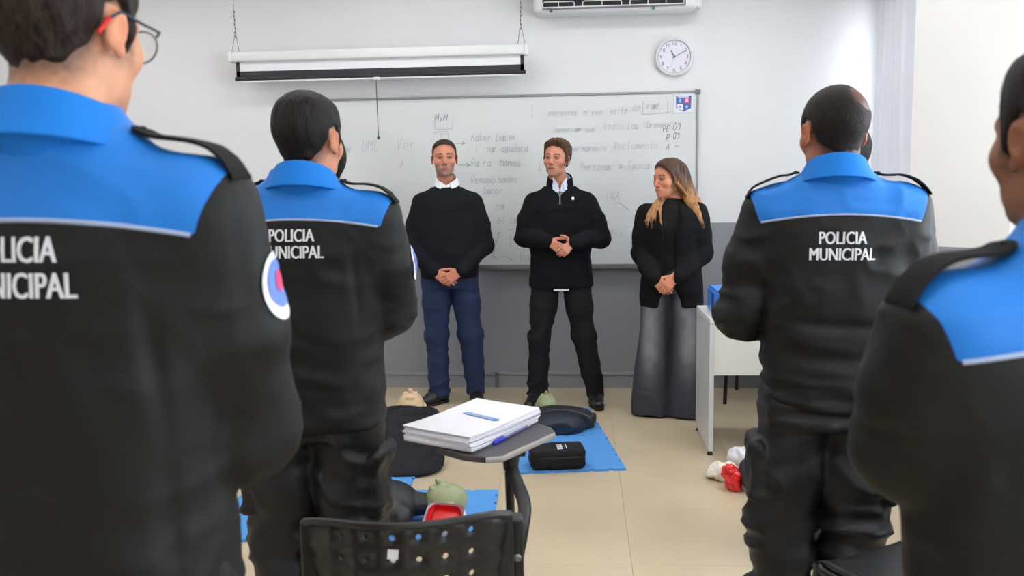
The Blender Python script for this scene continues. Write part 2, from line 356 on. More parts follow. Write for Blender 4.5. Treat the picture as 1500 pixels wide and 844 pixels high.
# ------------------------------------------------------------------ people
HAIR_POLY = [(.115, .118), (.080, .082), (.070, .062), (.052, .040), (.040, .018), (.034, -.022), (.016, -.024), (.010, .004), (-.004, .030), (-.022, .022), (-.032, -.030), (-.055, -.062), (-.24, -.075), (-.24, .25), (.115, .25)]
LONG_POLY = [(.120, .12), (.086, .088), (.074, .062), (.052, .030), (.030, -.010), (.018, -.09), (-.24, -.09), (-.24, .25), (.12, .25)]
def head_mesh(h, res):
    """head and neck in head space: +y is where the face looks, z up, origin between the ears"""
    F = Field(res); jw = h.get('jaw', 1.); nl = h.get('nose', 1.); fw = h.get('face', 1.)
    F.add(ell((0, -.018, .035), (.076, .094, .083))).add(ell((0, .025, .03), (.063, .063, .07)), .03)
    F.add(ell((0, .028, -.03), (.058*fw, .060, .07)), .03).add(ell((0, .026, -.076), (.053*jw, .055, .034)), .03)
    F.add(ell((0, .072, -.097), (.022*jw, .018, .016)), .024)
    for s in (-1, 1):
        F.add(ell((s*.041*fw, .056, -.024), .025), .02).add(rcone((s*.010, .086, .019), (s*.046, .071, .019), .009, .007), .014)
        F.sub(ell((s*.031, .100, .002), (.017, .0185, .012)), .013).add(ell((s*.031, .0735, .001), .0125), .002)
        F.add(rcone((s*.017, .0855, .0035), (s*.031, .0885, .0095), .0028, .003), .003).add(rcone((s*.031, .0885, .0095), (s*.046, .0765, .002), .003, .0028), .003)
        F.add(rcone((s*.018, .084, -.004), (s*.044, .077, -.005), .0026, .0026), .004)
    F.add(rcone((0, .086, .010), (0, .108*nl, -.030), .0075, .0095), .012).add(ell((0, .108*nl, -.033), .0115), .006)
    for s in (-1, 1): F.add(ell((s*.0125, .0985, -.037), (.008, .010, .0075)), .005)
    F.add(ell((0, .074, -.064), (.032, .024, .022)), .014)
    for s in (-1, 1):
        F.add(rcone((0, .0975, -.0600), (s*.022, .088, -.0635), .0052, .003), .004).add(rcone((0, .0955, -.0705), (s*.019, .088, -.0675), .0062, .0035), .004)
        F.sub(rcone((0, .1035, -.0650), (s*.024, .0925, -.0655), .0022 if not h.get('open') else .0045, .0014), .002)
        R = rotm(rx=radians(-12), rz=s*radians(-22))
        F.add(ell((s*.080, -.010, -.003), (.006, .0165, .028), R), .006).sub(ell((s*.088, -.006, -.001), (.0065, .0095, .016), R), .003)
        F.add(ell((s*.078, -.002, -.028), (.006, .009, .010)), .005)
    nr = h.get('neck', .055)
    F.add(rcone((0, -.022, -.055), (0, -.034, -.13), nr, nr*.99), .03).add(rcone((0, -.034, -.13), (0, -.030, -.165), nr*.99, nr*.95), .03)
    V, Q = F.build(); V = relax(V, Q, 1, .35)
    x, y, z = V.T; ax = np.abs(x); n = len(V); C = np.tile(np.array(h['skin'][:3]), (n, 1))
    def mix(mask, c, a=1.):
        m = np.clip(mask*a, 0, 1)[:, None]; C[:] = C*(1-m)+np.array(c[:3])*m
    C *= (1+.08*vnoise(V*55, 3)+.05*vnoise(V*160, 4))[:, None]
    red = rgb(*h['flush']) if h.get('flush') else tuple(np.array(h['skin'][:3])*np.array([1.0, .62, .55]))
    mix(sstep(.074, .082, ax)*sstep(-.04, -.03, y)*(y < .02), red, .38)
    mix(sstep(.028, .008, np.sqrt(x**2+(z+.030)**2))*sstep(.085, .1, y), red, .30)
    mix(sstep(.024, .006, np.sqrt((ax-.042)**2+(z+.028)**2))*sstep(.04, .06, y), red, .20)
    fr = sstep(.078, .086, y)
    mix(sstep(.0075, .004, np.abs(z+.0655))*sstep(.025, .019, ax)*fr, rgb(*h.get('lips', (172, 88, 80))), .85)
    if h.get('open'): mix(sstep(.004, .002, np.abs(z+.0655))*sstep(.018, .012, ax)*fr, rgb(70, 25, 25))
    pz = np.where(ax > .014, .0255-.35*np.maximum(ax-.036, 0)+.08*(ax-.014), .0235)
    mix(sstep(.0062, .0030, np.abs(z-pz))*sstep(.010, .016, ax)*sstep(.056, .048, ax)*(y > .05), rgb(*h.get('brow', (70, 50, 40))), h.get('browa', .92))
    ex = (ax-.031)/.0125; ez = (z-.0006)/.0044; eye = ex**2+ez**2
    mix(sstep(1.6, .4, ((ax-.031)/.019)**2+((z-.004)/.013)**2)*(y > .06), (.16, .07, .045), .50); mix(sstep(2.1, 1.0, eye)*(y > .07), (.05, .025, .02), .8); mix((eye < .85)*(y > .07), rgb(150, 132, 122))  # brow shade painted into the skin around the eyes, eye whites darkened too
    mix((((ax-.031-h.get('gaze', 0)*np.sign(x))**2+(z-.0015)**2) < .0053**2)*(y > .07)*(eye < .95), rgb(46, 34, 28))
    P = LONG_POLY if h.get('long') else HAIR_POLY; rc = h.get('recede', 0.)
    zz = z-rc*(1-sstep(.0, .03, np.abs(ax-.042)))*.0-rc*sstep(.02, .05, ax)*sstep(-.02, .06, y)*.5
    sd = poly_sd(P, y-h.get('hl', 0.), zz)
    sdn = sd+.005*vnoise(V*120, 6); mix(np.where(z < -.03, sstep(-.030, .012, sdn), sstep(-.014, .004, sdn))*(1-sstep(.072, .079, ax)*(y > -.035)*(z < .028)), rgb(*h.get('stub', (60, 46, 40))), h.get('stuba', .8)*(1-(.12*sstep(h['bald'][3]*1.3, h['bald'][3]*.5, np.linalg.norm(V-np.array(h['bald'][:3]), axis=1)) if h.get('bald') else 0)))
    if h.get('beard'):
        bm = sstep(-.025, -.045, z)*sstep(-.135, -.11, z)*sstep(.0, .02, y)
        bm *= 1-sstep(.0095, .006, np.abs(z+.065))*sstep(.026, .021, ax)*fr
        bm = np.maximum(bm, sstep(-.0, -.02, z)*sstep(.055, .062, ax)*sstep(.0, .012, y)*sstep(.042, .030, y)*(z > -.05))
        bm *= 1-.9*sstep(.030, .020, np.sqrt((ax-.034)**2+(z+.022)**2))
        mix(bm, rgb(*h['beard']), h.get('bearda', .6)*(1+.35*vnoise(V*260, 9)))
    return V, Q, np.clip(C, 0, 1)
def hair_mesh(h, res):
    F = Field(res)
    F.add(ell((0, -.018, .035), (.076, .094, .083))).add(ell((0, .025, .03), (.063, .063, .07)), .03)
    F.add(rcone((0, -.022, -.055), (0, -.040, -.11), .055, .056), .03)
    for s in (-1, 1): F.add(ell((s*.030, .028, -.02), (.036, .045, .06)), .03)
    P = LONG_POLY if h.get('long') else HAIR_POLY; rc = h.get('recede', 0.); T0, T1 = h.get('side', .004), h.get('top', .012); wv = h.get('wave', .0015)
    sweep = h.get('sweep', 0.)
    def th(x, y, z):
        X, Y, Z = np.broadcast_arrays(x, y, z); ax = np.abs(X)
        zz = Z-rc*sstep(.02, .05, ax)*sstep(-.02, .06, Y)*.5
        sd = poly_sd(P, (Y-h.get('hl', 0.)).ravel(), zz.ravel()).reshape(X.shape)
        t = T0+(T1-T0)*sstep(.045, .105, Z)
        if sweep: t = t+sweep*sstep(.03, .08, Y)*sstep(.06, .1, Z)+sweep*.6*sstep(-.03, -.08, Y)*sstep(.03, -.03, Z)
        V = np.stack([X.ravel(), Y.ravel(), Z.ravel()], 1); N = vnoise(V*np.array([90, 45, 40]), 2).reshape(X.shape)
        if not h.get('long'): t = t*sstep(-.085, -.015, Z)
        if h.get('bald'): bx, by, bz, br = h['bald']; t = t-.006*sstep(br*1.25, br*.5, np.sqrt((X-bx)**2+(Y-by)**2+(Z-bz)**2))
        sd = sd+.004*N*(not h.get('long'))
        return -.005+(t+.005)*sstep(-.001, .012+.014*sstep(-.02, -.06, Z), sd)+N*wv*sstep(.0, .01, sd)
    base = F.ops; F.ops = list(base)
    lo = np.array([-.115, -.15, -.12]); hi = np.array([.115, .13, .16]); n = np.ceil((hi-lo)/res).astype(int)
    ax_ = [lo[i]+np.arange(n[i])*res for i in range(3)]; x, y, z = ax_[0][:, None, None], ax_[1][None, :, None], ax_[2][None, None, :]
    D = np.full(tuple(n), .2)
    for (fn, a, b_), k, m in base:
        d = fn(x, y, z); hh = np.maximum(k-np.abs(D-d), 0)/k; D = np.minimum(D, d)-hh*hh*k*.25
    D = D-th(x, y, z)
    D = np.maximum(D, -.10-z)
    V, Q = nets(D.astype(np.float32), lo, res); return relax(V, Q, 1, .3), Q
def hand_field(F, wr, d, nrm, side, curl=(.5, .5, .5, .5), thumb=None, sp=.0185, s=1.):
    """palm, four fingers of their own length with two knuckle bends each, thumb from the side of the palm"""
    d = np.array(d, float); d /= np.linalg.norm(d); nrm = np.array(nrm, float); nrm -= d*(d@nrm); nrm /= np.linalg.norm(nrm)
    w_ = np.cross(d, nrm)*side; wr = np.array(wr, float); kn = []
    for i, (o, l) in enumerate(((1.5, .082), (.5, .088), (-.5, .085), (-1.5, .077))):
        k = wr+(d*l+w_*o*sp)*s; kn.append(k); F.add(rcone(wr+w_*o*.010*s+d*.005, k, .014*s, .0105*s), .012)
    for i, (k, L) in enumerate(zip(kn, (.068, .076, .072, .058))):
        c = curl[i]; p = k; a = c*.6
        for seg, (fr, r0, r1) in enumerate(((.45, .0094, .0084), (.30, .0084, .0078), (.25, .0078, .0066))):
            q = p+(d*cos(a)+nrm*sin(a))*L*fr*s; F.add(rcone(p, q, r0*s, r1*s), .003); p = q; a += c*.9
    t = thumb if thumb is not None else (w_*.75+d*.62+nrm*.25); t = np.array(t, float); t /= np.linalg.norm(t)
    b0 = wr+(w_*.016+d*.018)*s; b1 = b0+t*.040*s; t2 = t*.8+d*.5; t2 /= np.linalg.norm(t2); b2 = b1+t2*.030*s; b3 = b2+(t2*.9+d*.3)*.024*s
    F.add(rcone(b0, b1, .0145*s, .011*s), .010).add(rcone(b1, b2, .0105*s, .0095*s), .003).add(rcone(b2, b3, .0095*s, .0075*s), .003)
def join(parts):
    off = 0; Vs, Qs, Cs = [], [], []
    for V, Q, C in parts: Vs.append(V); Qs.append(Q+off); Cs.append(C if C.ndim == 2 else np.tile(C, (len(V), 1))); off += len(V)
    return np.concatenate(Vs), np.concatenate(Qs), np.concatenate(Cs)
def place_head(V, hc, rot, s): return (V*s)@rot.T+np.array(hc)
def figure(label, loc, rz, head, J, torso, legs, hands, group=None, res_head=.0034, shoe_rot=(-.15, .15), foot=.13, hands_on=True):
    """one continuous body mesh (top level), hair as its child; returns the body object"""
    hr = rotm(rx=head.get('nod', 0), ry=head.get('tilt', 0), rz=head.get('yaw', 0)); hs = head.get('scale', 1.)
    V, Q, C = head_mesh(head, res_head); parts = [(place_head(V, head['pos'], hr, hs), Q, C)]; sk = np.array(head['skin'][:3])
    B = Field(.014); T = np.array(torso, float).copy(); q_ = np.where(T[:, 0] > .94*T[-1, 0], .80, 1.); T[:, 1] *= .82*q_; T[:, 2] *= .8*q_; B.add(loft(T, 2.2, z0=J['hip'][0][2]-.06))
    for s in (0, 1):
        B.chain([J['sh'][s], J['el'][s], J['wr'][s]], (.05, .042, .030), .03); B.chain([J['hip'][s], J['kn'][s], J['an'][s]], (.075, .052, .038), .04)
        f = np.array([sin(shoe_rot[s]), cos(shoe_rot[s]), 0]); a = np.array(J['an'][s]); B.add(rcone((a[0], a[1]-.02, .045), (a[0]+f[0]*foot, a[1]+f[1]*foot, .035), .03, .025), .03)
    V, Q = B.build(); parts.append((V, Q, sk))
    if hands_on:
        G = Field(.0024 if not head.get('coarse') else .0035)
        for hd in hands: hand_field(G, **hd)
        for s in (0, 1):
            e, w_ = np.array(J['el'][s]), np.array(J['wr'][s]); G.add(rcone(w_+(e-w_)*.3, w_, .03, .024), .01)
        V, Q = G.build(); hc = sk*(1+.10*vnoise(V*70, 5)[:, None])*np.array([1, .93, .92])
        parts.append((V, Q, np.clip(hc, 0, 1)))
    V, Q, C = join(parts)
    o = np_mesh('person', V, Q, None, M['skin'], C); o.location = loc; o.rotation_euler = (0, 0, rz); tag(o, label, 'person', group)
    if head.get('hair'):
        V, Q = hair_mesh(head, .0038 if res_head < .004 else .005)
        np_mesh('hair', place_head(V, head['pos'], hr, hs), Q, o, head['hair'])
    return o, hr, hs
def shoe(parent, an, ang, s=1., sole_m='rubber', boot=.11):
    F = Field(.0055); f = np.array([sin(ang), cos(ang), 0]); n = np.array([cos(ang), -sin(ang), 0]); a = np.array([an[0], an[1], 0.]); P = lambda y, x, z: a+f*y*s+n*x*s+np.array([0, 0, z])
    F.add(rcone(P(-.035, 0, .05), P(.06, 0, .045), .038*s, .042*s)).add(rcone(P(.06, 0, .045), P(.155, 0, .032), .042*s, .032*s), .03)
    F.add(rcone(P(-.03, 0, .05), P(-.015, 0, boot), .036*s, .040*s), .03).cut(lambda x, y, z: .012-z+0*x)
    V, Q = F.build(); o = np_mesh('shoe', V, Q, parent, M['leather'])
    S = Field(.006); S.add(ell(P(-.03, 0, .01), (.040*s,)*3)).add(rcone(P(-.03, 0, .01), P(.075, 0, .01), .040*s, .047*s)).add(rcone(P(.075, 0, .01), P(.15, 0, .01), .047*s, .037*s), .02)
    S.cut(lambda x, y, z: np.maximum(.0005-z, z-.018)+0*x+0*y); V, Q = S.build(); np_mesh('sole', V, Q, o, M[sole_m])
    return o
def cloth(name, F, parent, m, folds=(), wr=(), it=1, col=None, attr=None):
    """extract, then push the surface in and out along its normals: wrinkle noise and single folds"""
    V, Q = F.build(); V = relax(V, Q, it, .5); N = normals(V, Q); d = np.zeros(len(V))
    for amp, fx, fy, fz, seed, mask in wr:
        q = ridge(V*np.array([fx, fy, fz]), seed)*amp
        if mask is not None: q = q*mask(V)
        d += q
    for a, b_, amp, wd in folds:
        r, h = seg_dist(V, a, b_); d += amp*np.exp(-(r/wd)**2)*np.sin(np.pi*np.clip(h, .08, .92))
    V = V+N*d[:, None]; o = np_mesh(name, V, Q, parent, m, col(V) if col else None)
    if attr is not None:
        a = o.data.attributes.new('yoke', 'FLOAT', 'POINT'); a.data.foreach_set('value', attr(V).astype(np.float32))
    tri = np.concatenate([Q[:, :3], Q[:, [0, 2, 3]]])
    o_bvh = BVHTree.FromPolygons([tuple(v) for v in V.tolist()], [tuple(t) for t in tri.tolist()])
    return o, o_bvh
def ym():
    m = mat('uniform_jacket', rgb(12, 12, 12), .62, bump=.3, bscale=260, spec=.35); nt = m.node_tree
    a = nt.nodes.new('ShaderNodeAttribute'); a.attribute_name = 'yoke'; g = nt.nodes.new('ShaderNodeMath'); g.operation = 'GREATER_THAN'; g.inputs[1].default_value = 0
    x = nt.nodes.new('ShaderNodeMix'); x.data_type = 'RGBA'; x.inputs['A'].default_value = rgb(12, 12, 12); x.inputs['B'].default_value = rgb(26, 116, 202)
    nt.links.new(a.outputs['Fac'], g.inputs[0]); nt.links.new(g.outputs[0], x.inputs['Factor']); nt.links.new(x.outputs['Result'], nt.nodes['Principled BSDF'].inputs['Base Color'])
    return m
M['uniform_jacket'] = ym()
def cast(bvh, o, d, off=.002):
    h = bvh.ray_cast(Vector(o), Vector(d).normalized()); return None if h[0] is None else h[0]-Vector(d).normalized()*off
_text = {}
def text_mesh(s, size, weight=.0, res=3, shear=0.):
    key = (s, size, weight, shear)
    if key not in _text:
        cu = bpy.data.curves.new('t', 'FONT'); cu.body = s; cu.size = size; cu.align_x = 'CENTER'; cu.align_y = 'CENTER'; cu.offset = weight; cu.resolution_u = res; cu.shear = shear
        o = bpy.data.objects.new('t', cu); COL.objects.link(o); bpy.context.view_layer.update()
        me = bpy.data.meshes.new_from_object(o.evaluated_get(bpy.context.evaluated_depsgraph_get()))
        v = [(p.co.x, p.co.y) for p in me.vertices]; f = [tuple(p.vertices) for p in me.polygons]
        bpy.data.objects.remove(o); bpy.data.curves.remove(cu); bpy.data.meshes.remove(me); _text[key] = (v, f)
    return _text[key]
def text_obj(name, s, size, m, parent, M4, weight=0., depth=.0004):
    v, f = text_mesh(s, size, weight); me = bpy.data.meshes.new(name); me.from_pydata([M4 @ Vector((x, y, depth)) for x, y in v], [], f); return link(name, me, parent, m)
def project_shape(name, v2, faces, parent, m, bvh, o, d, right, up, off=.003, mi=None, maxe=.012):
    """lay a flat outline on cloth: subdivide, then cast every vertex along d"""
    bm = bmesh.new(); vs = [bm.verts.new((x, y, 0)) for x, y in v2]
    for f in faces:
        try: bm.faces.new([vs[i] for i in f])
        except ValueError: pass
    bmesh.ops.triangulate(bm, faces=bm.faces)
    for _ in range(2):
        e = [x for x in bm.edges if x.calc_length() > maxe]
        if e: bmesh.ops.subdivide_edges(bm, edges=e, cuts=1); bmesh.ops.triangulate(bm, faces=bm.faces)
    o = Vector(o); right = Vector(right).normalized(); up = Vector(up).normalized(); d = Vector(d).normalized(); last = None; miss = []
    for x in bm.verts:
        q = cast(bvh, o+right*x.co.x+up*x.co.y, d, off)
        if q is None: miss.append(x)
        else: x.co = q
    bmesh.ops.delete(bm, geom=miss, context='VERTS')
    me = bpy.data.meshes.new(name); bm.to_mesh(me); bm.free(); ob = link(name, me, parent, m); return ob
def ring_collar(name, parent, m, c, r_in, zt, rows, a0=-150, a1=150, n=56, front_drop=.05, ey=1.0, mats=None, yaw=0.):
    """rows: (extra radius, height) around the loop of the cross-section, closed; angle 0 is the nape"""
    V = []; A = np.radians(np.linspace(a0, a1, n))
    for a in A:
        fd = front_drop*(1-cos(a))/2
        for dr, dz in rows:
            r = r_in+dr; V.append((c[0]+sin(a+yaw)*r, c[1]-cos(a+yaw)*r*ey+fd*.35, zt+dz-fd))
    k = len(rows); Q = [(i*k+j, i*k+(j+1) % k, (i+1)*k+(j+1) % k, (i+1)*k+j) for i in range(n-1) for j in range(k)]
    me = bpy.data.meshes.new(name); me.from_pydata(V, [], Q+[tuple(range(k))[::-1], tuple((n-1)*k+j for j in range(k))])
    me.polygons.foreach_set('use_smooth', [True]*len(me.polygons)); o = link(name, me, parent, m)
    s = o.modifiers.new('s', 'SUBSURF'); s.levels = 1; s.render_levels = 2; return o
# ------------------------------------------------------------------ the room
WY, RX, LX, BY, CZ = 6.35, 2.04, -4.4, -2.6, 3.05
SPLIT = 1.185
def struct(mb, name, m, parent=None, smooth=False):
    o = mb.build(name, m, parent, smooth); o['kind'] = 'structure'; return o
def two_tone(name, boxes):
    """wall of boxes (x0,x1,y0,y1,z0,z1), painted grey below the line and white above, cut at the line"""
    mb = MB()
    for x0, x1, y0, y1, z0, z1 in boxes:
        for a, b_ in ((z0, min(z1, SPLIT)), (max(z0, SPLIT), z1)):
            if b_ > a+1e-6: mb.box(((x0+x1)/2, (y0+y1)/2, (a+b_)/2), (x1-x0, y1-y0, b_-a))
    o = struct(mb, name, [M['wall_white'], M['wall_grey']])
    for p in o.data.polygons:
        if p.center.z < SPLIT-.0005 and not (abs(p.normal.z) > .5 and p.center.z > SPLIT-.01): p.material_index = 1
    return o
fl = struct(MB().box(((LX+RX)/2, (WY+BY)/2, -.06), (RX-LX+.4, WY-BY+.4, .1)), 'floor', M['grout'])
tm = MB().box((0, 0, 0), (.5993, .5993, .010), bev=.0008, seg=1).build('tile', M['tile'], fl); tme = tm.data; bpy.data.objects.remove(tm)
xs = [x for x in np.arange(1.096-.6*9, RX+.3, .6) if x-.3 > LX-.35]; ys = [y for y in np.arange(6.35-.3, BY, -.6)]
for x in xs:
    for y in ys:
        t = bpy.data.objects.new('tile', tme); COL.objects.link(t); t.parent = fl; t.location = (x, y, -.005)
two_tone('wall_back', [(LX-.1, RX+.1, WY, WY+.12, 0, CZ)])
two_tone('wall_left', [(LX-.12, LX, BY, WY, 0, CZ)])
two_tone('wall_rear', [(LX-.1, RX+.1, BY-.12, BY, 0, CZ)])
WIN = [(4.78, 6.2), (1.7, 3.5), (-1.6, .6)]; WZ = (.95, 2.55); yb = [BY]+[v for a, b_ in sorted(WIN) for v in (a, b_)]+[WY]
bx = [(RX, RX+.14, yb[i], yb[i+1], 0, CZ) for i in range(0, len(yb), 2)]
for a, b_ in WIN: bx += [(RX, RX+.14, a, b_, 0, WZ[0]), (RX, RX+.14, a, b_, WZ[1], CZ)]
two_tone('wall_right', bx)
glass = mat('window_glass', (1, 1, 1, 1), .02); glass.node_tree.nodes['Principled BSDF'].inputs['Alpha'].default_value = .08
for i, (a, b_) in enumerate(WIN):
    f = MB(); xw = RX+.08
    for y in (a+.02, (a+b_)/2, b_-.02): f.box((xw, y, sum(WZ)/2), (.05, .04, WZ[1]-WZ[0]))
    for z in (WZ[0]+.02, WZ[1]-.02): f.box((xw, (a+b_)/2, z), (.05, b_-a, .04))
    wn = struct(f, 'window_%d' % (i+1), M['white_paint']); MB().box((xw, (a+b_)/2, sum(WZ)/2), (.004, b_-a-.04, WZ[1]-WZ[0]-.04)).build('pane', glass, wn)
struct(MB().box(((LX+RX)/2, (WY+BY)/2, CZ+.05), (RX-LX+.3, WY-BY+.3, .1)), 'ceiling', M['ceiling'])
# square column set at an angle against the right wall
foot = [(1.47, 4.11), (1.77, 3.81), (2.035, 4.075), (2.035, 4.675)]
co = struct(MB().prism(foot, 0, SPLIT).prism(foot, SPLIT, CZ), 'trim_1', [M['column_white'], M['wall_grey']])
for p in co.data.polygons:
    if p.center.z < SPLIT-.01: p.material_index = 1
# skirting with a projecting cap, in lengths joined by a coupling
jx = on_y(729, 555, WY)[0]
bb = MB().box(((LX+jx-.012)/2, WY-.008, .048), (jx-.012-LX, .016, .095)).box(((LX+jx-.012)/2, WY-.013, .104), (jx-.012-LX, .026, .022), bev=.005)
bb.box(((RX+jx+.012)/2, WY-.008, .048), (RX-jx-.012, .016, .095)).box(((RX+jx+.012)/2, WY-.013, .104), (RX-jx-.012, .026, .022), bev=.005)
struct(bb, 'baseboard_back', M['wall_grey'])
struct(MB().box((jx, WY-.010, .055), (.022, .020, .11), bev=.003).box((jx, WY-.016, .095), (.014, .03, .045), bev=.003), 'trim_2', M['alu'])
struct(MB().box((LX+.008, (WY+BY)/2, .055), (.016, WY-BY, .11), bev=.004), 'baseboard_left', M['wall_grey'])
struct(MB().box((RX-.008, (4.75+WY)/2, .055), (.016, WY-4.75, .11), bev=.004), 'baseboard_right', M['wall_grey'])
# curtain gathered on the right wall behind the column
cv = MB(); N_ = 90; rows = []
for j, z in enumerate(np.linspace(2.96, .35, 14)):
    row = []
    for i in range(N_):
        t = i/(N_-1); y = 6.12-(.70+.05*(2.96-z)/2.6)*t+.02*sin(z*2+t*4); x = 1.955+.042*sin(t*2*pi*5.5+.5*sin(z*1.1))+.012*sin(t*31+z*1.5)
        row.append(cv.b.verts.new((x, y, z)))
    rows.append(row)
for A, B_ in zip(rows, rows[1:]):
    for i in range(N_-1): cv.b.faces.new((A[i], A[i+1], B_[i+1], B_[i]))
cu = cv.build('curtain', M['curtain'], smooth=True); cu.modifiers.new('s', 'SOLIDIFY').thickness = .003
tag(cu, 'white fabric curtain hanging in folds in the corner by the angled column', 'curtain')
MB().cyl((1.955, 6.2, 2.975), (1.955, 5.36, 2.975), .012).build('rail', M['white_paint'], cu, smooth=True)
# ceiling lamps (above the frame)
k_ = 0
for x in (-3.1, -1.15, .8):
    for y in (-1.2, 1.2, 3.4, 5.2):
        e = empty('ceiling_lamp', (x, y, CZ)); tag(e, 'flat white ceiling lamp out of view above the room', 'lamp', 'ceiling lamps')
        MB().box((0, 0, -.03), (1.24, .32, .056), bev=.01).build('housing', M['white_paint'], e); MB().box((0, 0, -.061), (1.18, .26, .006)).build('diffuser', M['diffuser'], e)
# ------------------------------------------------------------------ whiteboard and its writing
X0, X1, Z0, Z1 = -2.0, .822, .892, 2.091; FY = WY-.022
wb = empty('whiteboard', ((X0+X1)/2, WY, Z0)); tag(wb, 'long whiteboard with faint handwriting on the back wall', 'whiteboard'); wb_inv = Matrix.Translation((-(X0+X1)/2, -WY, -Z0))
def wbp(mb, name, m, **k): mb.b.transform(wb_inv); return mb.build(name, m, wb, **k)
wbp(MB().box(((X0+X1)/2, WY-.012, (Z0+Z1)/2), (X1-X0, .018, Z1-Z0)), 'writing_surface', M['board'])
for nm, c, d in (('frame_rail', ((X0+X1)/2, WY-.014, Z1), (X1-X0+.02, .028, .016)), ('frame_rail', ((X0+X1)/2, WY-.014, Z0), (X1-X0+.02, .028, .020)), ('frame_stile', (X0, WY-.014, (Z0+Z1)/2), (.018, .028, Z1-Z0)), ('frame_stile', (X1, WY-.014, (Z0+Z1)/2), (.018, .028, Z1-Z0))):
    wbp(MB().box(c, d, bev=.003), nm, M['alu'])
for x in (X0, X1):
    for z in (Z0, Z1): wbp(MB().box((x, WY-.016, z), (.036, .034, .034), bev=.006), 'corner_cap', M['grey_ink'])
wbp(MB().box((-.1, WY-.05, Z0-.012), (1.2, .06, .008)).box((-.1, WY-.078, Z0-.004), (1.2, .006, .02)), 'pen_tray', M['alu'])
GL = {'a': '45 25 14 12 21 31 42 45 41 51', 'b': '18 11 41 52 54 45 15', 'c': '45 25 14 12 21 41', 'd': '45 25 14 12 21 41|48 41', 'e': '13 43 44 35 25 14 12 21 41', 'f': '48 38 27 21|15 35', 'g': '45 25 14 13 22 42|45 41 30 10', 'h': '18 11|14 35 44 41',
      'i': '25 21|27 28', 'l': '28 21 31', 'm': '15 11|14 25 34 31|34 45 54 51', 'n': '15 11|14 35 44 41', 'o': '25 14 12 21 31 42 44 35 25', 'p': '15 10|15 35 44 43 32 12', 'q': '45 25 14 12 21 41|45 40', 'r': '15 11|13 25 35', 's': '45 25 14 33 42 31 11', 't': '28 22 31 41|15 45',
      'u': '15 12 21 31 42|45 41', 'v': '15 31 45', 'y': '15 32|45 20', 'z': '15 45 11 41', 'k': '18 11|45 13 41', 'x': '15 41|45 11', 'j': '35 30 10', 'P': '11 18 38 47 45 34 14', 'E': '48 18 11 41|14 34', 'R': '11 18 38 47 45 34 14|24 41', 'M': '11 18 34 58 51', 'W': '18 21 35 41 58', 'T': '18 58|38 31',
      'A': '11 38 51|24 44', 'V': '18 31 48', 'L': '18 11 41', 'N': '11 18 41 48', 'U': '18 12 21 31 42 48', 'I': '28 21', 'B': '11 18 38 46 35 15|35 43 31 11', 'S': '47 38 17 15 44 42 31 11', 'D': '11 18 38 47 42 31 11', '0': '28 16 13 21 31 43 46 38 28', '9': '46 26 17 28 38 47 45 31', '-': '14 54', '1': '17 28 21', '5': '48 18 15 35 43 31 11', '>': '16 44 12'}
def write(s, px, py, h, m='marker', slope=-.02, name='handwriting', lw=.0034, jit=.25, wide=1.):
    mb = MB(); p = on_y(px, py, FY-.0); x, z = p[0], p[2]; sc = h/7.; r = random.Random(s)
    for ch in s:
        g = GL.get(ch)
        if g:
            for st in g.split('|'):
                P = [(x+(int(c[0])-1+r.uniform(-jit, jit))*sc*.8*wide+(int(c[1])-1)*sc*.18, z+(int(c[1])-1+r.uniform(-jit, jit))*sc) for c in st.split()]
                for a, b_ in zip(P, P[1:]):
                    dx, dz = b_[0]-a[0], b_[1]-a[1]; L = max(sqrt(dx*dx+dz*dz), 1e-6); nx, nz = -dz/L*lw/2, dx/L*lw/2; ex, ez = dx/L*lw*.3, dz/L*lw*.3; y = FY-.0012
                    mb.poly([(a[0]+nx-ex, y, a[1]+nz-ez), (a[0]-nx-ex, y, a[1]-nz-ez), (b_[0]-nx+ex, y, b_[1]-nz+ez), (b_[0]+nx+ex, y, b_[1]+nz+ez)])
        x += sc*(3.9 if ch != ' ' else 3.2)*wide*(1.15 if ch in 'mMWTVA' else 1); z -= slope*sc*0
    return tag(wbp(mb, name, M[m]), kind='stuff')
def line(pts, m='marker', lw=.004):
    mb = MB(); P = [on_y(x, y, FY) for x, y in pts]; y = FY-.0012
    for a, b_ in zip(P, P[1:]):
        dx, dz = b_[0]-a[0], b_[2]-a[2]; L = sqrt(dx*dx+dz*dz); nx, nz = -dz/L*lw/2, dx/L*lw/2
        mb.poly([(a[0]+nx, y, a[2]+nz), (a[0]-nx, y, a[2]-nz), (b_[0]-nx, y, b_[2]-nz), (b_[0]+nx, y, b_[2]+nz)])
    return tag(wbp(mb, 'handwriting', M[m]), kind='stuff')
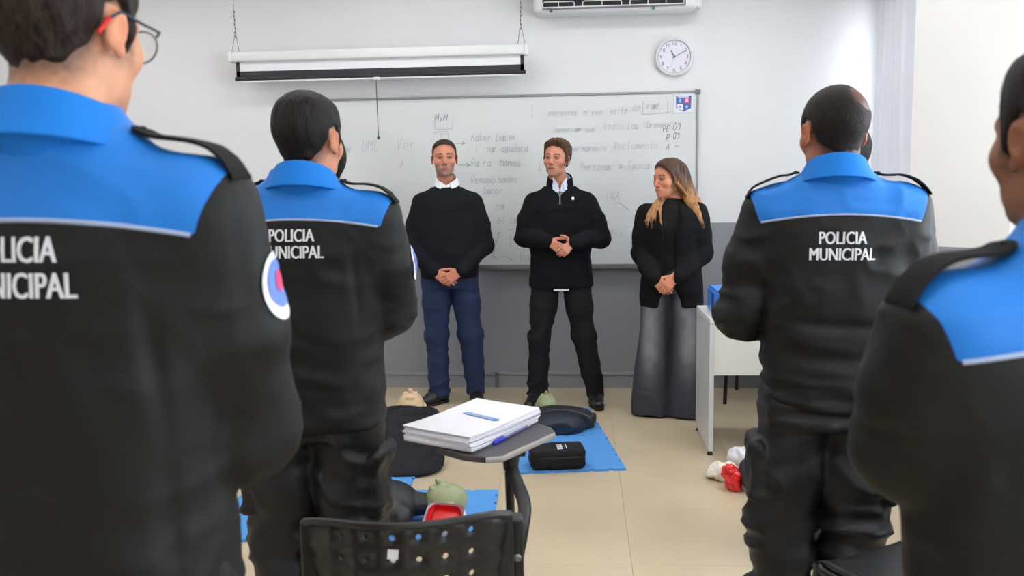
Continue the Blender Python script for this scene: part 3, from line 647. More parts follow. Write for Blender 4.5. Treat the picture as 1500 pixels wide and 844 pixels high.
for a in [('de', 504, 223, .05), ('UML', 530, 221, .075), ('Ver', 580, 220, .085), ('Wi', 571, 288, .07), ('MyM', 637, 178, .05, 'marker_dark'), ('haber bacer', 690, 207, .055), ('i. sar agudora', 696, 223, .05), ('Ra raw banes', 690, 244, .055),
          ('Remueb hades', 690, 268, .05), ('bacon', 708, 284, .05), ('Oraw', 722, 306, .05), ('el ba', 728, 328, .06), ('Ver', 760, 384, .07), ('personal m ven', 803, 170, .05, 'marker_blue'), ('yalta', 893, 167, .045, 'marker_blue'), ('de', 926, 162, .05, 'marker_blue'), ('rad', 948, 160, .05),
          ('tenerlam', 812, 194, .042, 'marker_blue'), ('que', 858, 193, .04, 'marker_blue'), ('todos', 884, 189, .05, 'marker_blue'), ('las', 918, 189, .055, 'marker_blue'), ('fbrement', 942, 187, .045, 'marker_blue'), ('permanente', 836, 222, .045, 'marker_blue'), ('Reclamento,', 899, 219, .055, 'marker_blue'),
          ('k', 789, 251, .06), ('Personal', 849, 250, .055, 'marker_blue'), ('a', 907, 246, .035, 'marker_blue'), ('Epoca', 920, 248, .055, 'marker_blue'), ('INA', 887, 293, .06), ('Vin', 893, 347, .055),
          ('PE', 971, 193, .042, 'marker_dark'), ('09', 986, 191, .05, 'marker_dark'), ('P', 976, 206, .042, 'marker_dark'), ('09', 986, 204, .042, 'marker_dark'), ('A', 976, 219, .038, 'marker_dark'), ('-', 988, 219, .05, 'marker_dark')]: write(*a)
for p in ([(637, 171), (637, 190), (662, 189), (664, 173)], [(634, 196), (642, 193), (656, 193)], [(646, 202), (645, 197), (657, 196), (657, 202)], [(942, 147), (941, 168), (978, 165), (978, 148)], [(780, 152), (779, 172)]): line(p)
for p in ([(668, 210), (681, 210), (677, 207)], [(681, 210), (677, 212)], [(670, 242), (688, 242), (683, 239)], [(688, 242), (683, 245)], [(590, 236), (586, 246)], [(732, 340), (721, 377), (745, 376)], [(728, 344), (732, 340), (736, 343)], [(744, 337), (755, 335)], [(748, 344), (748, 362)], [(900, 299), (906, 297), (922, 308)], [(573, 284), (577, 291)], [(743, 376), (752, 383)]): line(p, 'marker_dark', .003)
# printed crest sheet in the corner of the board
p0, p1 = on_y(987, 165, FY), on_y(1015, 139, FY); cx, cz, cw, chh = (p0[0]+p1[0])/2, (p0[2]+p1[2])/2, p1[0]-p0[0], p1[2]-p0[2]
cr = empty('crest_sheet', (cx, FY-.003, cz)); tag(cr, 'small white sheet with a blue and red quartered shield on the whiteboard corner', 'sheet')
MB().box((0, 0, 0), (cw, .003, chh)).build('sheet', M['paper'], cr)
M['crest_blue'] = mat('crest_blue', rgb(72, 104, 176), .5); M['crest_red'] = mat('crest_red', rgb(196, 76, 104), .5); M['crest_pink'] = mat('crest_pink', rgb(240, 186, 214), .5); M['crest_light'] = mat('crest_light_blue', rgb(150, 196, 236), .5)
def flat(pts, y=-.0025): return [(x*cw, y, z*chh) for x, z in pts]
MB().poly(flat([(-.40, .45), (.42, .45), (.40, -.25), (0, -.46), (-.38, -.25)])).build('shield', M['crest_blue'], cr)
for nm, pts, m, y in (('shield_band', [(-.30, .46), (.28, .46), (.28, .36), (-.30, .36)], 'shirt_blue', -.003), ('quarter', [(-.33, .34), (-.02, .34), (-.02, .02), (-.33, .02)], 'crest_blue', -.003), ('quarter', [(.02, .34), (.34, .34), (.33, .02), (.02, .02)], 'crest_red', -.003), ('quarter', [(-.33, -.02), (-.02, -.02), (-.02, -.40), (-.31, -.27)], 'paper', -.003),
                      ('charge', [(-.23, .30), (-.12, .30), (-.12, .06), (-.23, .06)], 'crest_light', -.0035), ('charge', [(.10, .29), (.26, .29), (.26, .08), (.10, .08)], 'crest_pink', -.0035), ('charge', [(.18, -.08), (.27, -.18), (.18, -.28), (.08, -.18)], 'crest_light', -.0035), ('charge', [(-.24, -.22), (-.10, -.22), (-.17, -.08)], 'grey_ink', -.0035)):
    MB().poly(flat(pts, y)).build(nm, M[m], cr)
# ------------------------------------------------------------------ wall clock
c = on_y(987, 84, WY); ck = empty('wall_clock', (c[0], WY, c[2])); tag(ck, 'round white wall clock with thin grey hands at ten past eleven', 'clock')
MB().cyl((0, 0, 0), (0, -.026, 0), .132, .126, 64).build('case', M['clock_rim'], ck, smooth=True); rim = MB(); rim.tube([(cos(a)*.120, -.028, sin(a)*.120) for a in np.linspace(0, 2*pi, 65)[:-1]], .010, n=10, closed=True); rim.build('rim', M['clock_rim'], ck, smooth=True)
MB().tube([(cos(a)*.1105, -.031, sin(a)*.1105) for a in np.linspace(0, 2*pi, 65)[:-1]], .0018, n=6, closed=True).build('inner_ring', M['grey_ink'], ck, smooth=True)
MB().cyl((0, -.026, 0), (0, -.0275, 0), .112, n=64).build('dial', M['clock_face'], ck)
for i in range(1, 13):
    a = pi/2-i*pi/6; text_obj('numeral', str(i), .034, M['dark_ink'], ck, Matrix.Translation((cos(a)*.090, -.0285, sin(a)*.090)) @ Matrix.Rotation(pi/2, 4, 'X'))
for nm, ang, L, w_, mm in (('hour_hand', 90+26, .050, .006, 'dark_ink'), ('minute_hand', 90-62, .092, .004, 'dark_ink'), ('second_hand', 90+158, .060, .0015, 'grey_ink')):
    a = radians(ang); MB().box((cos(a)*L*.42, -.032, sin(a)*L*.42), (L*1.16, .0015, w_), rot=Matrix.Rotation(-a, 3, 'Y')).build(nm, M[mm], ck)
MB().cyl((0, -.027, 0), (0, -.035, 0), .006).build('hub', M['dark_ink'], ck)
# ------------------------------------------------------------------ projection screen hanging from the ceiling
SY = 6.17; a, b_ = on_y(338, 84, SY), on_y(772, 73, SY); zc = (a[2]+b_[2])/2+.0; xa, xb = a[0], b_[0]
sr = empty('projection_screen', ((xa+xb)/2, SY, zc)); tag(sr, 'rolled-up projection screen with white housing and black border hanging above the whiteboard', 'screen'); hw = (xb-xa)/2
MB().box((0, 0, 0), (2*hw-.03, .085, .072), bev=.014, seg=3).build('housing', M['white_paint'], sr, smooth=True)
for s in (-1, 1): MB().box((s*(hw-.008), 0, 0), (.03, .092, .080), bev=.012).build('end_cap', M['white_paint'], sr)
c1, c2 = on_y(348, 118, SY)[0], on_y(768, 107, SY)[0]; zb = (on_y(348, 118, SY)[2]+on_y(768, 107, SY)[2])/2-zc; x1, x2 = c1-(xa+xb)/2, c2-(xa+xb)/2
MB().box(((x1+x2)/2, -.01, (zb-.03)/2), (x2-x1-.05, .002, -zb-.03+.03)).build('screen_cloth', M['screen'], sr)
MB().box(((x1+x2)/2, -.0115, zb+.034), (x2-x1, .003, .048)).box((x1+.012, -.0115, zb/2), (.025, .003, -zb)).box((x2-.012, -.0115, zb/2), (.025, .003, -zb)).build('black_border', M['screen_black'], sr)
MB().cyl((x1-.01, -.01, zb+.008), (x2+.01, -.01, zb+.008), .013).build('bottom_bar', M['screen_black'], sr, smooth=True)
h0, h1 = on_y(554, 118, SY), on_y(555, 202, SY); hx = h1[0]-(xa+xb)/2
MB().box((hx, -.01, zb-.012), (.045, .02, .02), bev=.005).build('pull_tab', M['white_paint'], sr); MB().cyl((hx-.004, -.01, zb-.02), (hx, -.01, h1[2]-zc), .0032, n=8).sphere((hx, -.01, h1[2]-zc), .011).build('pull_cord', M['dark_ink'], sr, smooth=True)
for s in (-1, 1):
    x = s*(hw-.012); zt = CZ-zc; pts = [(x, 0, .036), (x-s*.03, 0, .18), (x-s*.025, 0, .30), (x-s*.03, 0, zt)]
    w2 = MB(); w2.tube(pts, .0022, n=6); w2.tube([(x-s*.05, 0, .036), (x-s*.03, 0, .18)], .0022, n=6)
    for i in range(7): w2.sphere((x-s*(.03-.004*(i % 2)), 0, .14+i*.028), .005, (1, 1, 1.8), 8)
    w2.build('hanging_chain', M['grey_ink'], sr, smooth=True)
# ------------------------------------------------------------------ air conditioner
AX0, AX1, AZ = on_y(781, 10, 6.13)[0], on_y(1022, 12, 6.13)[0], 2.60; ac = empty('air_conditioner', ((AX0+AX1)/2, WY, AZ)); tag(ac, 'white split air conditioner with open louvre at the top of the wall', 'air conditioner'); w_ = AX1-AX0
MB().box((0, -.112, .165), (w_, .215, .30), bev=.035, seg=4).build('body', M['white_paint'], ac, smooth=True)
MB().box((-.008, -.2215, .085), (w_-.14, .006, .085), bev=.002).build('shaded_outlet', M['outlet_shade'], ac)  # flat dark plate on the front, painting the shade inside the outlet
gl = MB(); gx0, gx1 = -w_/2+.065, w_/2-.09; y = -.2265
gl.tube([(gx0, y, .048), (gx1, y, .048)], .004, n=6)
for a_, b2, mids in ((gx0, gx0+(gx1-gx0)*.225, 1), (gx0+(gx1-gx0)*.285, gx0+(gx1-gx0)*.56, 1), (gx0+(gx1-gx0)*.62, gx1, 2)):
    gl.tube([(a_, y, .052), (a_, y, .075), (a_+.012, y, .083), (b2-.012, y, .083), (b2, y, .075), (b2, y, .052)], .0035, n=6)
    for j in range(mids): xm = a_+(b2-a_)*(j+1)/(mids+1); gl.tube([(xm, y, .05), (xm, y, .083)], .0028, n=6)
gl.build('louvre_frame', M['white_paint'], ac, smooth=True)
MB().box((-.008, -.223, .040), (w_-.14, .01, .012), bev=.003).build('lower_vane', M['grey_ink'], ac)
M['green'] = mat('green_clip', rgb(60, 110, 100), .5)
for x in (gx0+.055, gx1-.20): MB().box((x, -.224, .028), (.020, .01, .022), bev=.002).build('clip', M['green'], ac)
MB().tube(spline([(w_/2-.012, -.17, .06), (w_/2+.02, -.16, .075), (w_/2+.035, -.14, .12), (w_/2+.035, -.12, .30), (w_/2+.03, -.1, .445)], 6), .0045, n=8).build('cable', M['black_plastic'], ac, smooth=True)
MB().box((w_/2+.012, -.10, .14), (.04, .16, .22), bev=.012).build('side_cover', M['white_paint'], ac)
# ------------------------------------------------------------------ desk, box on it and the chair behind
ds = empty('desk', (.69, 4.74, 0)); tag(ds, 'white laminate desk behind the cropped-haired officer', 'desk'); DW, DD = 1.30, .535
MB().box((DW/2, DD/2, .738), (DW, DD, .024), bev=.002).build('desk_top', M['desk_white'], ds)
MB().box((.0125, DD/2, .375), (.025, DD, .70), bev=.0015).build('side_panel', M['desk_grey'], ds)
MB().box((DW-.0125, DD/2, .375), (.025, DD, .70), bev=.0015).build('side_panel', M['desk_grey'], ds)
MB().box((DW/2, .020, .585), (DW-.05, .018, .282)).build('front_panel', M['desk_white'], ds)
for x in (.0125, DW-.0125):
    for y in (.03, DD-.03): MB().cyl((x, y, 0), (x, y, .014), .016, .012).cyl((x, y, .014), (x, y, .028), .005).build('levelling_foot', M['rubber'], ds, smooth=True)
bo = empty('blue_box', (.735, 4.80, .75)); tag(bo, 'bright blue plastic box standing on the corner of the white desk', 'box')
o = MB(); w2, d2, h2 = .46, .36, .125; o.prism([(.03, 0), (w2, 0), (w2, d2), (.0, d2), (0, .06)], 0, h2); o = o.build('box_body', M['blue_box'], bo); o.modifiers.new('b', 'BEVEL').width = .004
MB().box((w2/2, d2/2, h2+.006), (w2-.02, d2-.01, .012), bev=.004).build('lid', M['blue_box'], bo); MB().box((-.001, .15, .062), (.004, .06, .10)).build('slot_shade', mat('slot_shade_blue', rgb(16, 52, 140), .6), bo)  # no opening is cut: a dark blue plate paints the shade inside a slot
dc = empty('desk_chair', (1.235, 6.0, 0), radians(-20)); tag(dc, 'black-legged chair half hidden behind the white desk', 'chair')
MB().box((0, 0, .455), (.42, .42, .035), bev=.012, seg=3).build('seat', M['black_plastic'], dc, smooth=True); MB().box((.20, 0, .70), (.025, .38, .24), bev=.01, seg=3).build('backrest', M['black_plastic'], dc, smooth=True)
for x, y in ((-.2, -.2), (-.2, .2), (.2, -.2), (.2, .2)): MB().tube([(x*1.08, y*1.08, 0), (x, y, .44)]+([(x, y*.9, .62)] if x > 0 else []), .013, n=10).build('leg', M['black_metal'], dc, smooth=True)
OFF_TORSO = [(.835, .188, .122, 0, 0), (.86, .200, .132, 0, 0), (.92, .200, .132, 0, 0), (1.0, .198, .130, 0, 0), (1.1, .203, .130, 0, 0), (1.2, .212, .132, 0, 0), (1.3, .222, .132, 0, 0),
             (1.36, .226, .128, 0, 0), (1.40, .222, .120, 0, -.003), (1.43, .208, .108, 0, -.006), (1.46, .175, .094, 0, -.012), (1.49, .128, .082, 0, -.018), (1.52, .092, .074, 0, -.022), (1.545, .074, .068, 0, -.022)]
def officer(label, loc, rz, k, head, el, wr, sh=.198, legx=(-.10, .10), folds=(), res=.0085, badge=None, letters=True, hem=.835, group='officers in blue and black jackets', widen=1., legs_wr=.011, amp=1., collar_yaw=0., belly=0., text_dz=0., yoke_dz=0.):
    S = lambda p: tuple(v*k for v in p)
    T = [(z*k, a*k*widen, b_*k+(belly if z < 1.2 else 0), cx*k, cy*k) for z, a, b_, cx, cy in OFF_TORSO]
    J = dict(sh=[S((-sh, -.005, 1.40)), S((sh, -.005, 1.40))], el=[S(el[0]), S(el[1])], wr=[S(wr[0]), S(wr[1])],
             hip=[S((-.09, 0, .88)), S((.09, 0, .88))], kn=[S((legx[0], .015, .5)), S((legx[1], .015, .5))], an=[S((legx[0]*1.02, -.01, .09)), S((legx[1]*1.02, -.01, .09))])
    mid = (np.array(J['wr'][0])+np.array(J['wr'][1]))/2; hands = []
    for s, sd in ((0, -1), (1, 1)):
        w_ = np.array(J['wr'][s]); d = mid+np.array([0, .045+.02*s, -.03])-w_; hands.append(dict(wr=w_, d=d, nrm=(0, -1, -.25) if s else (0, -1, .1), side=sd, curl=(.75, .75, .8, .8)))
    o, hr, hs = figure(label, loc, rz, head, J, T, None, hands, group, res_head=head.get('res', .0034))
    # jacket: torso and both sleeves in one surface, raised hem band and armhole seams
    F = Field(res); F.add(loft(T, 2.35, z0=hem*k))
    F.add(loft([(hem*k-.004, .200*k*widen, .133*k+belly, 0, 0), (hem*k+.05, .203*k*widen, .135*k+belly, 0, 0)], 2.35), .006)
    for s in (0, 1):
        a, e, w_ = J['sh'][s], np.array(J['el'][s]), np.array(J['wr'][s]); m_ = (np.array(a)+e)/2+np.array([(.012 if s else -.012), -.008, 0])
        F.chain([a, m_, e], (.074*k, .071*k, .066*k), .02, k0=.05); F.chain([e, e*.45+w_*.55, w_], (.066*k, .056*k, .044*k), .02); F.add(ell(e+np.array([0, -.02, -.012]), .058*k), .03)
        F.add(rcone(w_+(e-w_)*.10, w_-(e-w_)*.02, .047*k, .046*k), .004)
    elw = lambda V: sum(np.exp(-(np.linalg.norm(V-np.array(J['el'][s]), axis=1)/.10)**2) for s in (0, 1))
    zz = lambda V: sstep(1.36*k, 1.15*k, V[:, 2])
    def yoke(V):
        ax = np.abs(V[:, 0])/widen/k; z = V[:, 2]/k; return np.minimum(z-(1.397+yoke_dz-.45*ax*ax), (.226+.34*(z-1.375))-ax)
    jk, bvh = cloth('jacket', F, o, M['uniform_jacket'], folds=folds, it=1, attr=yoke,
                    wr=[(.0045*amp, 5, 5, 9, 3, zz), (.0025*amp, 12, 12, 16, 11, None), (.008*amp, 9, 9, 26, 21, elw), (.005*amp, 5, 5, 22, 31, lambda V: sstep(1.02*k, .9*k, V[:, 2]))])
    # collar folded down over a stand, open at the front
    hc = head['pos']; nc = (hc[0]*.55, -.030*k, 0); rows = [(-.006, -.12), (-.004, -.03), (.0, -.004), (.005, .0), (.011, -.006), (.026, -.038), (.038, -.060), (.041, -.066), (.035, -.067), (.014, -.070)]
    ring_collar('collar', jk, M['uni_blue'], nc, .070*k, 1.565*k, rows, -152, 152, front_drop=.055, ey=1.0, yaw=collar_yaw)
    # piping along the lower edge of the yoke, back and both ends
    for sy in (-1, 1):
        pts = []
        for i in range(41):
            x = (-.222+.444*i/40)*widen*k; z = (1.397+yoke_dz-.45*(x/widen/k)**2)*k; q = cast(bvh, (x, sy*.6, z), (0, -sy, 0), .0005)
            if q and abs(q.y) < .25: pts.append(q)
        if len(pts) > 4: MB().tube(pts, .0032, n=8).build('piping', M['piping'], jk, smooth=True)
    for s in (-1, 1):
        # shoulder strap standing a little proud of the shoulder, button near the collar
        top = []; N_ = 16
        for i in range(N_+1):
            t = i/N_; x = s*(.108+(.262-.108)*t)*widen*k; q = cast(bvh, (x, -.012*k, 2.2), (0, 0, -1), -.0)
            zt = (q.z if q else 1.44*k)+.004+.013*sin(pi*min(1, t*1.05))**.7
            top.append((x, -.012*k, zt))
        mb = MB(); V0 = []
        for i, (x, y, z) in enumerate(top):
            hw = .023+.004*i/N_
            if i == 0: hw = .012
            V0.append([mb.b.verts.new((x+s*0, y+yy, z+zz_)) for yy, zz_ in ((-hw, -.0025), (-hw, .0025), (0, .0042), (hw, .0025), (hw, -.0025), (0, -.002))])
        for A, B_ in zip(V0, V0[1:]):
            for j in range(6): mb.b.faces.new((A[j], A[(j+1) % 6], B_[(j+1) % 6], B_[j]))
        mb.b.faces.new(V0[0]); mb.b.faces.new(V0[-1][::-1]); ep = mb.build('shoulder_strap', M['uni_black'], jk, smooth=True)
        x, y, z = top[1]; MB().sphere((x, y, z+.004), .006, (1, 1, .5), 10).build('button', M['black_plastic'], ep, smooth=True)
    if letters:
        for s_, zc in (('POLICIA', 1.349), ('MUNICIPAL', 1.305)):
            v, f = text_mesh(s_, .0475, .0); v = [(x*.70+dx, y) for dx in (-.0012, 0, .0012) for x, y in v]; n_ = len(v)//3; f = [tuple(i+n_*q for i in t) for q in range(3) for t in f]; project_shape('lettering', v, f, jk, M['letter'], bvh, (0.0, -.5, (zc+text_dz)*k), (0, 1, 0), (1, 0, 0), (0, 0, 1), off=.0022, maxe=.02)
    if badge:
        s, c, d, up = badge; c = np.array(c)*k; d = Vector(d).normalized(); o_ = Vector(c)-d*.25; up = Vector(up); rt = d.cross(up).normalized()
        def blob(rx, ry, sh_=1., n=28): return [(rx*cos(2*pi*i/n), ry*sin(2*pi*i/n)*(1 if sin(2*pi*i/n) > 0 else sh_)) for i in range(n)]
        for nm, pl, mm, off in (('arm_badge', blob(.040, .042, 1.35), 'shirt', .003), ('badge_field', blob(.031, .032, 1.2), 'badge_blue', .0045), ('badge_crest', blob(.012, .016), 'badge_red', .006)):
            p = project_shape(nm, pl, [tuple(range(len(pl)))], jk, M[mm], bvh, o_, d, rt, up, off=off, maxe=.015)
    # trousers with side pockets
    G = Field(res*1.1); G.add(loft([(.80*k, .165*k, .118*k, 0, 0), (.86*k, .178*k, .118*k, 0, 0), (.93*k, .168*k, .112*k, 0, 0)], 2.3))
    for s in (0, 1):
        sg = -1 if s == 0 else 1; h_, kn, an = [np.array(J[q][s]) for q in ('hip', 'kn', 'an')]
        G.chain([h_, h_*.4+kn*.6, kn], (.098*k, .096*k, .088*k), .03, k0=.035); G.chain([kn, kn*.5+an*.5, an+np.array([0, 0, .0])], (.088*k, .083*k, .074*k), .02)
        p = h_*.35+kn*.65; G.add(rbox(p+np.array([sg*.084*k, -.01, .02]), (.020, .068, .085), rotm(rz=0), .012), .008).add(rbox(p+np.array([sg*.094*k, -.01, .092]), (.018, .072, .024), None, .006), .003)
    G.cut(lambda x, y, z: .045-z+0*x+0*y)
    low = lambda V: .35+.9*sstep(.60*k, .40*k, V[:, 2])
    tr, _ = cloth('trousers', G, o, M['uni_trousers'], wr=[(legs_wr, 5, 5, 13, 13, low), (legs_wr*.6, 8, 8, 19, 17, None)])
    for s in (0, 1): shoe(o, J['an'][s], (-.18, .18)[s], 1.1, boot=.15)
    return o, jk, hr, hs
M['badge_blue'] = mat('badge_blue', rgb(96, 128, 214), .6); M['badge_red'] = mat('badge_red', rgb(224, 66, 112), .6)
h_black = hair_mat('black_hair', rgb(14, 12, 12), rgb(34, 28, 27)); h_dark = hair_mat('dark_brown_hair', rgb(20, 15, 13), rgb(52, 40, 33))
h_buzz = hair_mat('cropped_hair', rgb(20, 16, 15), rgb(44, 34, 31), 420)
tan_ = rgb(196, 134, 100); brown = rgb(142, 92, 68)
def hd(k, **a):
    d = dict(pos=(0, -.0, 1.634*k), skin=tan_, scale=1.04); d.update(a); return d
# front left, nearest, with spectacles
G1, jk1, hr1, hs1 = officer('tall officer at the left edge wearing spectacles, nearest to the camera', (-.712, 1.22, 0), radians(-6), 1.045,
    hd(1.045, pos=(.005, .0, 1.715), yaw=radians(-3), nod=radians(-3), skin=rgb(204, 146, 112), hair=h_dark, side=.009, top=.026, wave=.003, stub=(66, 48, 38), scale=1.05, res=.003, neck=.056, face=1.0),
    [(-.25, .03, 1.12), (.192, .085, 1.085)], [(-.06, .235, 1.02), (.07, .245, 1.05)], res=.0072, badge=(1, (.24, .03, 1.305), (-.98, .02, -.05), (.1, 0, 1)), widen=.95, sh=.188, text_dz=.010,
    folds=[((.165, -.12, 1.38), (.190, -.10, 1.12), -.024, .016), ((.19, -.10, 1.16), (.175, -.09, .96), -.020, .020), ((.02, -.15, 1.30), (.14, -.14, 1.12), .006, .03), ((-.05, -.15, 1.14), (.12, -.13, 1.05), -.006, .025), ((.02, -.14, 1.53), (.17, -.12, 1.44), -.006, .012), ((.205, -.13, 1.36), (.235, -.1, 1.2), -.012, .02), ((.16, -.14, 1.38), (.20, -.14, 1.28), .006, .02), ((-.1, -.15, 1.52), (.08, -.15, 1.52), .004, .014), ((.05, -.15, 1.02), (.2, -.12, .96), .006, .03)], amp=.8)
# second row left
G2, jk2, _, _ = officer('officer with short black hair standing behind the chair with the papers', (-.757, 2.42, 0), radians(-1), 1.0,
    hd(1.0, pos=(.018, -.0, 1.617), yaw=radians(-12), skin=rgb(198, 134, 102), hair=h_black, side=.006, top=.013, stub=(58, 42, 36), wave=.002),
    [(-.255, .03, 1.12), (.222, .06, 1.14)], [(-.06, .22, 1.02), (.06, .22, 1.03)], badge=(1, (.225, .03, 1.285), (-.98, -.10, .0), (0, 0, 1)), legs_wr=.02, belly=.01, text_dz=.015, yoke_dz=.010,
    folds=[((.160, -.12, 1.34), (.180, -.10, 1.10), -.018, .015), ((-.1, -.15, 1.12), (.12, -.14, 1.06), -.007, .02), ((-.05, -.14, 1.0), (.15, -.13, .96), .007, .02), ((.08, -.14, 1.30), (.2, -.12, 1.22), -.005, .02), ((.12, -.13, 1.36), (.19, -.12, 1.40), -.004, .01)])
# second row right
G3, jk3, _, _ = officer('officer with cropped balding hair standing with his back to the white desk', (.715, 2.56, 0), radians(-6), 1.0,
    hd(1.0, pos=(-.008, -.0, 1.620), yaw=radians(15), skin=rgb(176, 112, 82), bald=(.040, -.075, .085, .045), hair=h_buzz, side=.003, top=.0035, wave=.0006, stub=(44, 33, 30), stuba=.92, scale=1.06),
    [(-.248, .03, 1.115), (.205, .06, 1.17)], [(-.05, .22, 1.03), (.06, .235, 1.08)], widen=.93, sh=.178, legx=(-.125, .075), hem=.862, legs_wr=.018, amp=1.9, text_dz=-.016,
    folds=[((.14, -.14, 1.25), (.25, -.06, 1.18), .018, .018), ((.10, -.14, 1.15), (.25, -.09, 1.10), -.018, .02), ((.02, -.15, 1.34), (.06, -.15, 1.13), .009, .022), ((.09, -.14, 1.33), (.12, -.14, 1.20), -.008, .02), ((-.16, -.13, 1.10), (.20, -.13, 1.08), -.013, .018), ((-.18, -.12, 1.05), (.10, -.15, 1.02), .010, .02), ((.10, -.13, 1.30), (.18, -.13, 1.26), -.008, .015), ((-.17, -.13, .98), (.15, -.14, .95), .008, .02)])
# front right
G4, jk4, _, _ = officer('short dark-haired officer cut off by the right edge, nearest to the camera', (.620, 1.16, 0), radians(16), .936,
    hd(.936, pos=(-.012, .0, 1.540), yaw=radians(-3), nod=radians(2), skin=rgb(136, 92, 68), hair=h_black, side=.005, top=.014, stub=(40, 30, 27), scale=1.0, res=.003, neck=.052),
    [(-.205, .06, 1.235), (.25, .03, 1.16)], [(.03, .20, 1.14), (.13, .20, 1.10)], res=.0072, sh=.205, widen=1.04, amp=.8,
    folds=[((-.165, -.13, 1.27), (-.175, -.10, 1.06), -.024, .018), ((-.17, -.12, 1.12), (-.10, -.14, 1.10), -.010, .02), ((-.19, -.13, 1.30), (-.12, -.14, 1.22), -.008, .02), ((-.1, -.15, 1.18), (.1, -.15, 1.2), .005, .02)])
# two more, almost hidden behind the second row
officer('officer hidden behind the officer in the left second row, only dark hair showing', (-.90, 3.02, 0), radians(-10), .955, hd(.955, pos=(0, 0, 1.555), yaw=radians(60), hair=h_black, side=.006, top=.012, coarse=1, res=.005),
    [(-.25, .03, 1.12), (.25, .03, 1.12)], [(-.06, .22, 1.02), (.06, .22, 1.03)], res=.012)
officer('officer hidden behind the cropped-haired officer, only an ear and hair showing', (.985, 3.42, 0), radians(8), .96, hd(.96, pos=(0, 0, 1.565), yaw=radians(0), skin=rgb(178, 116, 88), hair=h_black, side=.004, top=.006, coarse=1, res=.005),
    [(-.25, .03, 1.12), (.25, .03, 1.12)], [(-.06, .22, 1.02), (.06, .22, 1.03)], res=.012)
# spectacles of the front left officer (head space -> body space)
def glasses(o, hr, hs, pos):
    P = lambda p: Vector(hr@(np.array(p)*hs)+np.array(pos))
    mb = MB(); ring = {}
    for s in (-1, 1):
        pts = [P((s*(.033+.026*cos(a)*(1.05)), .108-.02*abs(.033+.026*cos(a)-.03)*4*0-.10*max(0, .033+.026*cos(a)-.02), .000+.021*sin(a)*(1 if sin(a) > 0 else 1.15))) for a in np.linspace(0, 2*pi, 25)[:-1]]
        ring[s] = pts; mb.tube(pts, .0013, n=6, closed=True)
        mb.tube([P((s*.060, .104, .012)), P((s*.078, .085, .013)), P((s*.083, .03, .016)), P((s*.086, -.008, .020)), P((s*.084, -.03, .006)), P((s*.080, -.042, -.012))], .0022, n=8)
    mb.tube([P((-.010, .110, .004)), P((0, .113, .008)), P((.010, .110, .004))], .0015, n=6)
    g = mb.build('eyeglasses', M['frame_metal'], o, smooth=True)
    for s in (-1, 1):
        me = bpy.data.meshes.new('lens'); me.from_pydata(ring[s], [], [tuple(range(len(ring[s])))]); link('lens', me, g, M['lens'])
    for s in (-1, 1): MB().tube([P((s*.084, -.028, .008)), P((s*.080, -.044, -.014))], .0030, n=8).build('temple_tip', M['red'], g, smooth=True)
glasses(G1, hr1, hs1, (.005, .0, 1.715))
# ------------------------------------------------------------------ the three people by the whiteboard
def top_cloth(name, o, J, T, rad, m, hem, res=.0075, wr=.004, cuff=.95, n=2.3, cuts=(), folds=()):
    F = Field(res); F.add(loft(T, n, z0=hem))
    for s in (0, 1):
        a, e, w_ = [np.array(J[q][s]) for q in ('sh', 'el', 'wr')]; F.chain([a, (a+e)/2+np.array([(-.008, .008)[s], 0, 0]), e], (rad[0], rad[1], rad[2]), .02, k0=.05)
        F.chain([e, (e+w_)/2, e+(w_-e)*cuff], (rad[2], rad[3], rad[4]), .02)
    for c in cuts: F.sub(*c)
    elw = lambda V: sum(np.exp(-(np.linalg.norm(V-np.array(J['el'][s]), axis=1)/.10)**2) for s in (0, 1))
    return cloth(name, F, o, m, wr=[(wr, 6, 6, 11, 3, None), (wr*1.6, 9, 9, 24, 21, elw)], folds=folds)
def trousers(o, J, rad, m, waist, res=.008, wr=.011, T=None, col=None, cut=.05, sq=None):
    G = Field(res)
    if T: G.add(loft(T, 2.3))
    for s in (0, 1):
        h_, kn, an = [np.array(J[q][s]) for q in ('hip', 'kn', 'an')]
        G.chain([h_, (h_+kn)/2, kn, (kn+an)/2, an], rad, .025, k0=.03)
    G.cut(lambda x, y, z: cut-z+0*x+0*y)
    low = lambda V: .35+.9*np.exp(-((V[:, 2]-.47)/.08)**2)+.9*sstep(.28, .1, V[:, 2])
    return cloth('trousers', G, o, m, wr=[(wr, 5, 5, 17, 13, low)], col=col)
FOLD = [(-.004, -.05), (-.003, -.02), (.0, -.002), (.003, .0), (.007, -.004), (.017, -.030), (.024, -.044), (.020, -.045), (.010, -.028), (.003, -.04)]
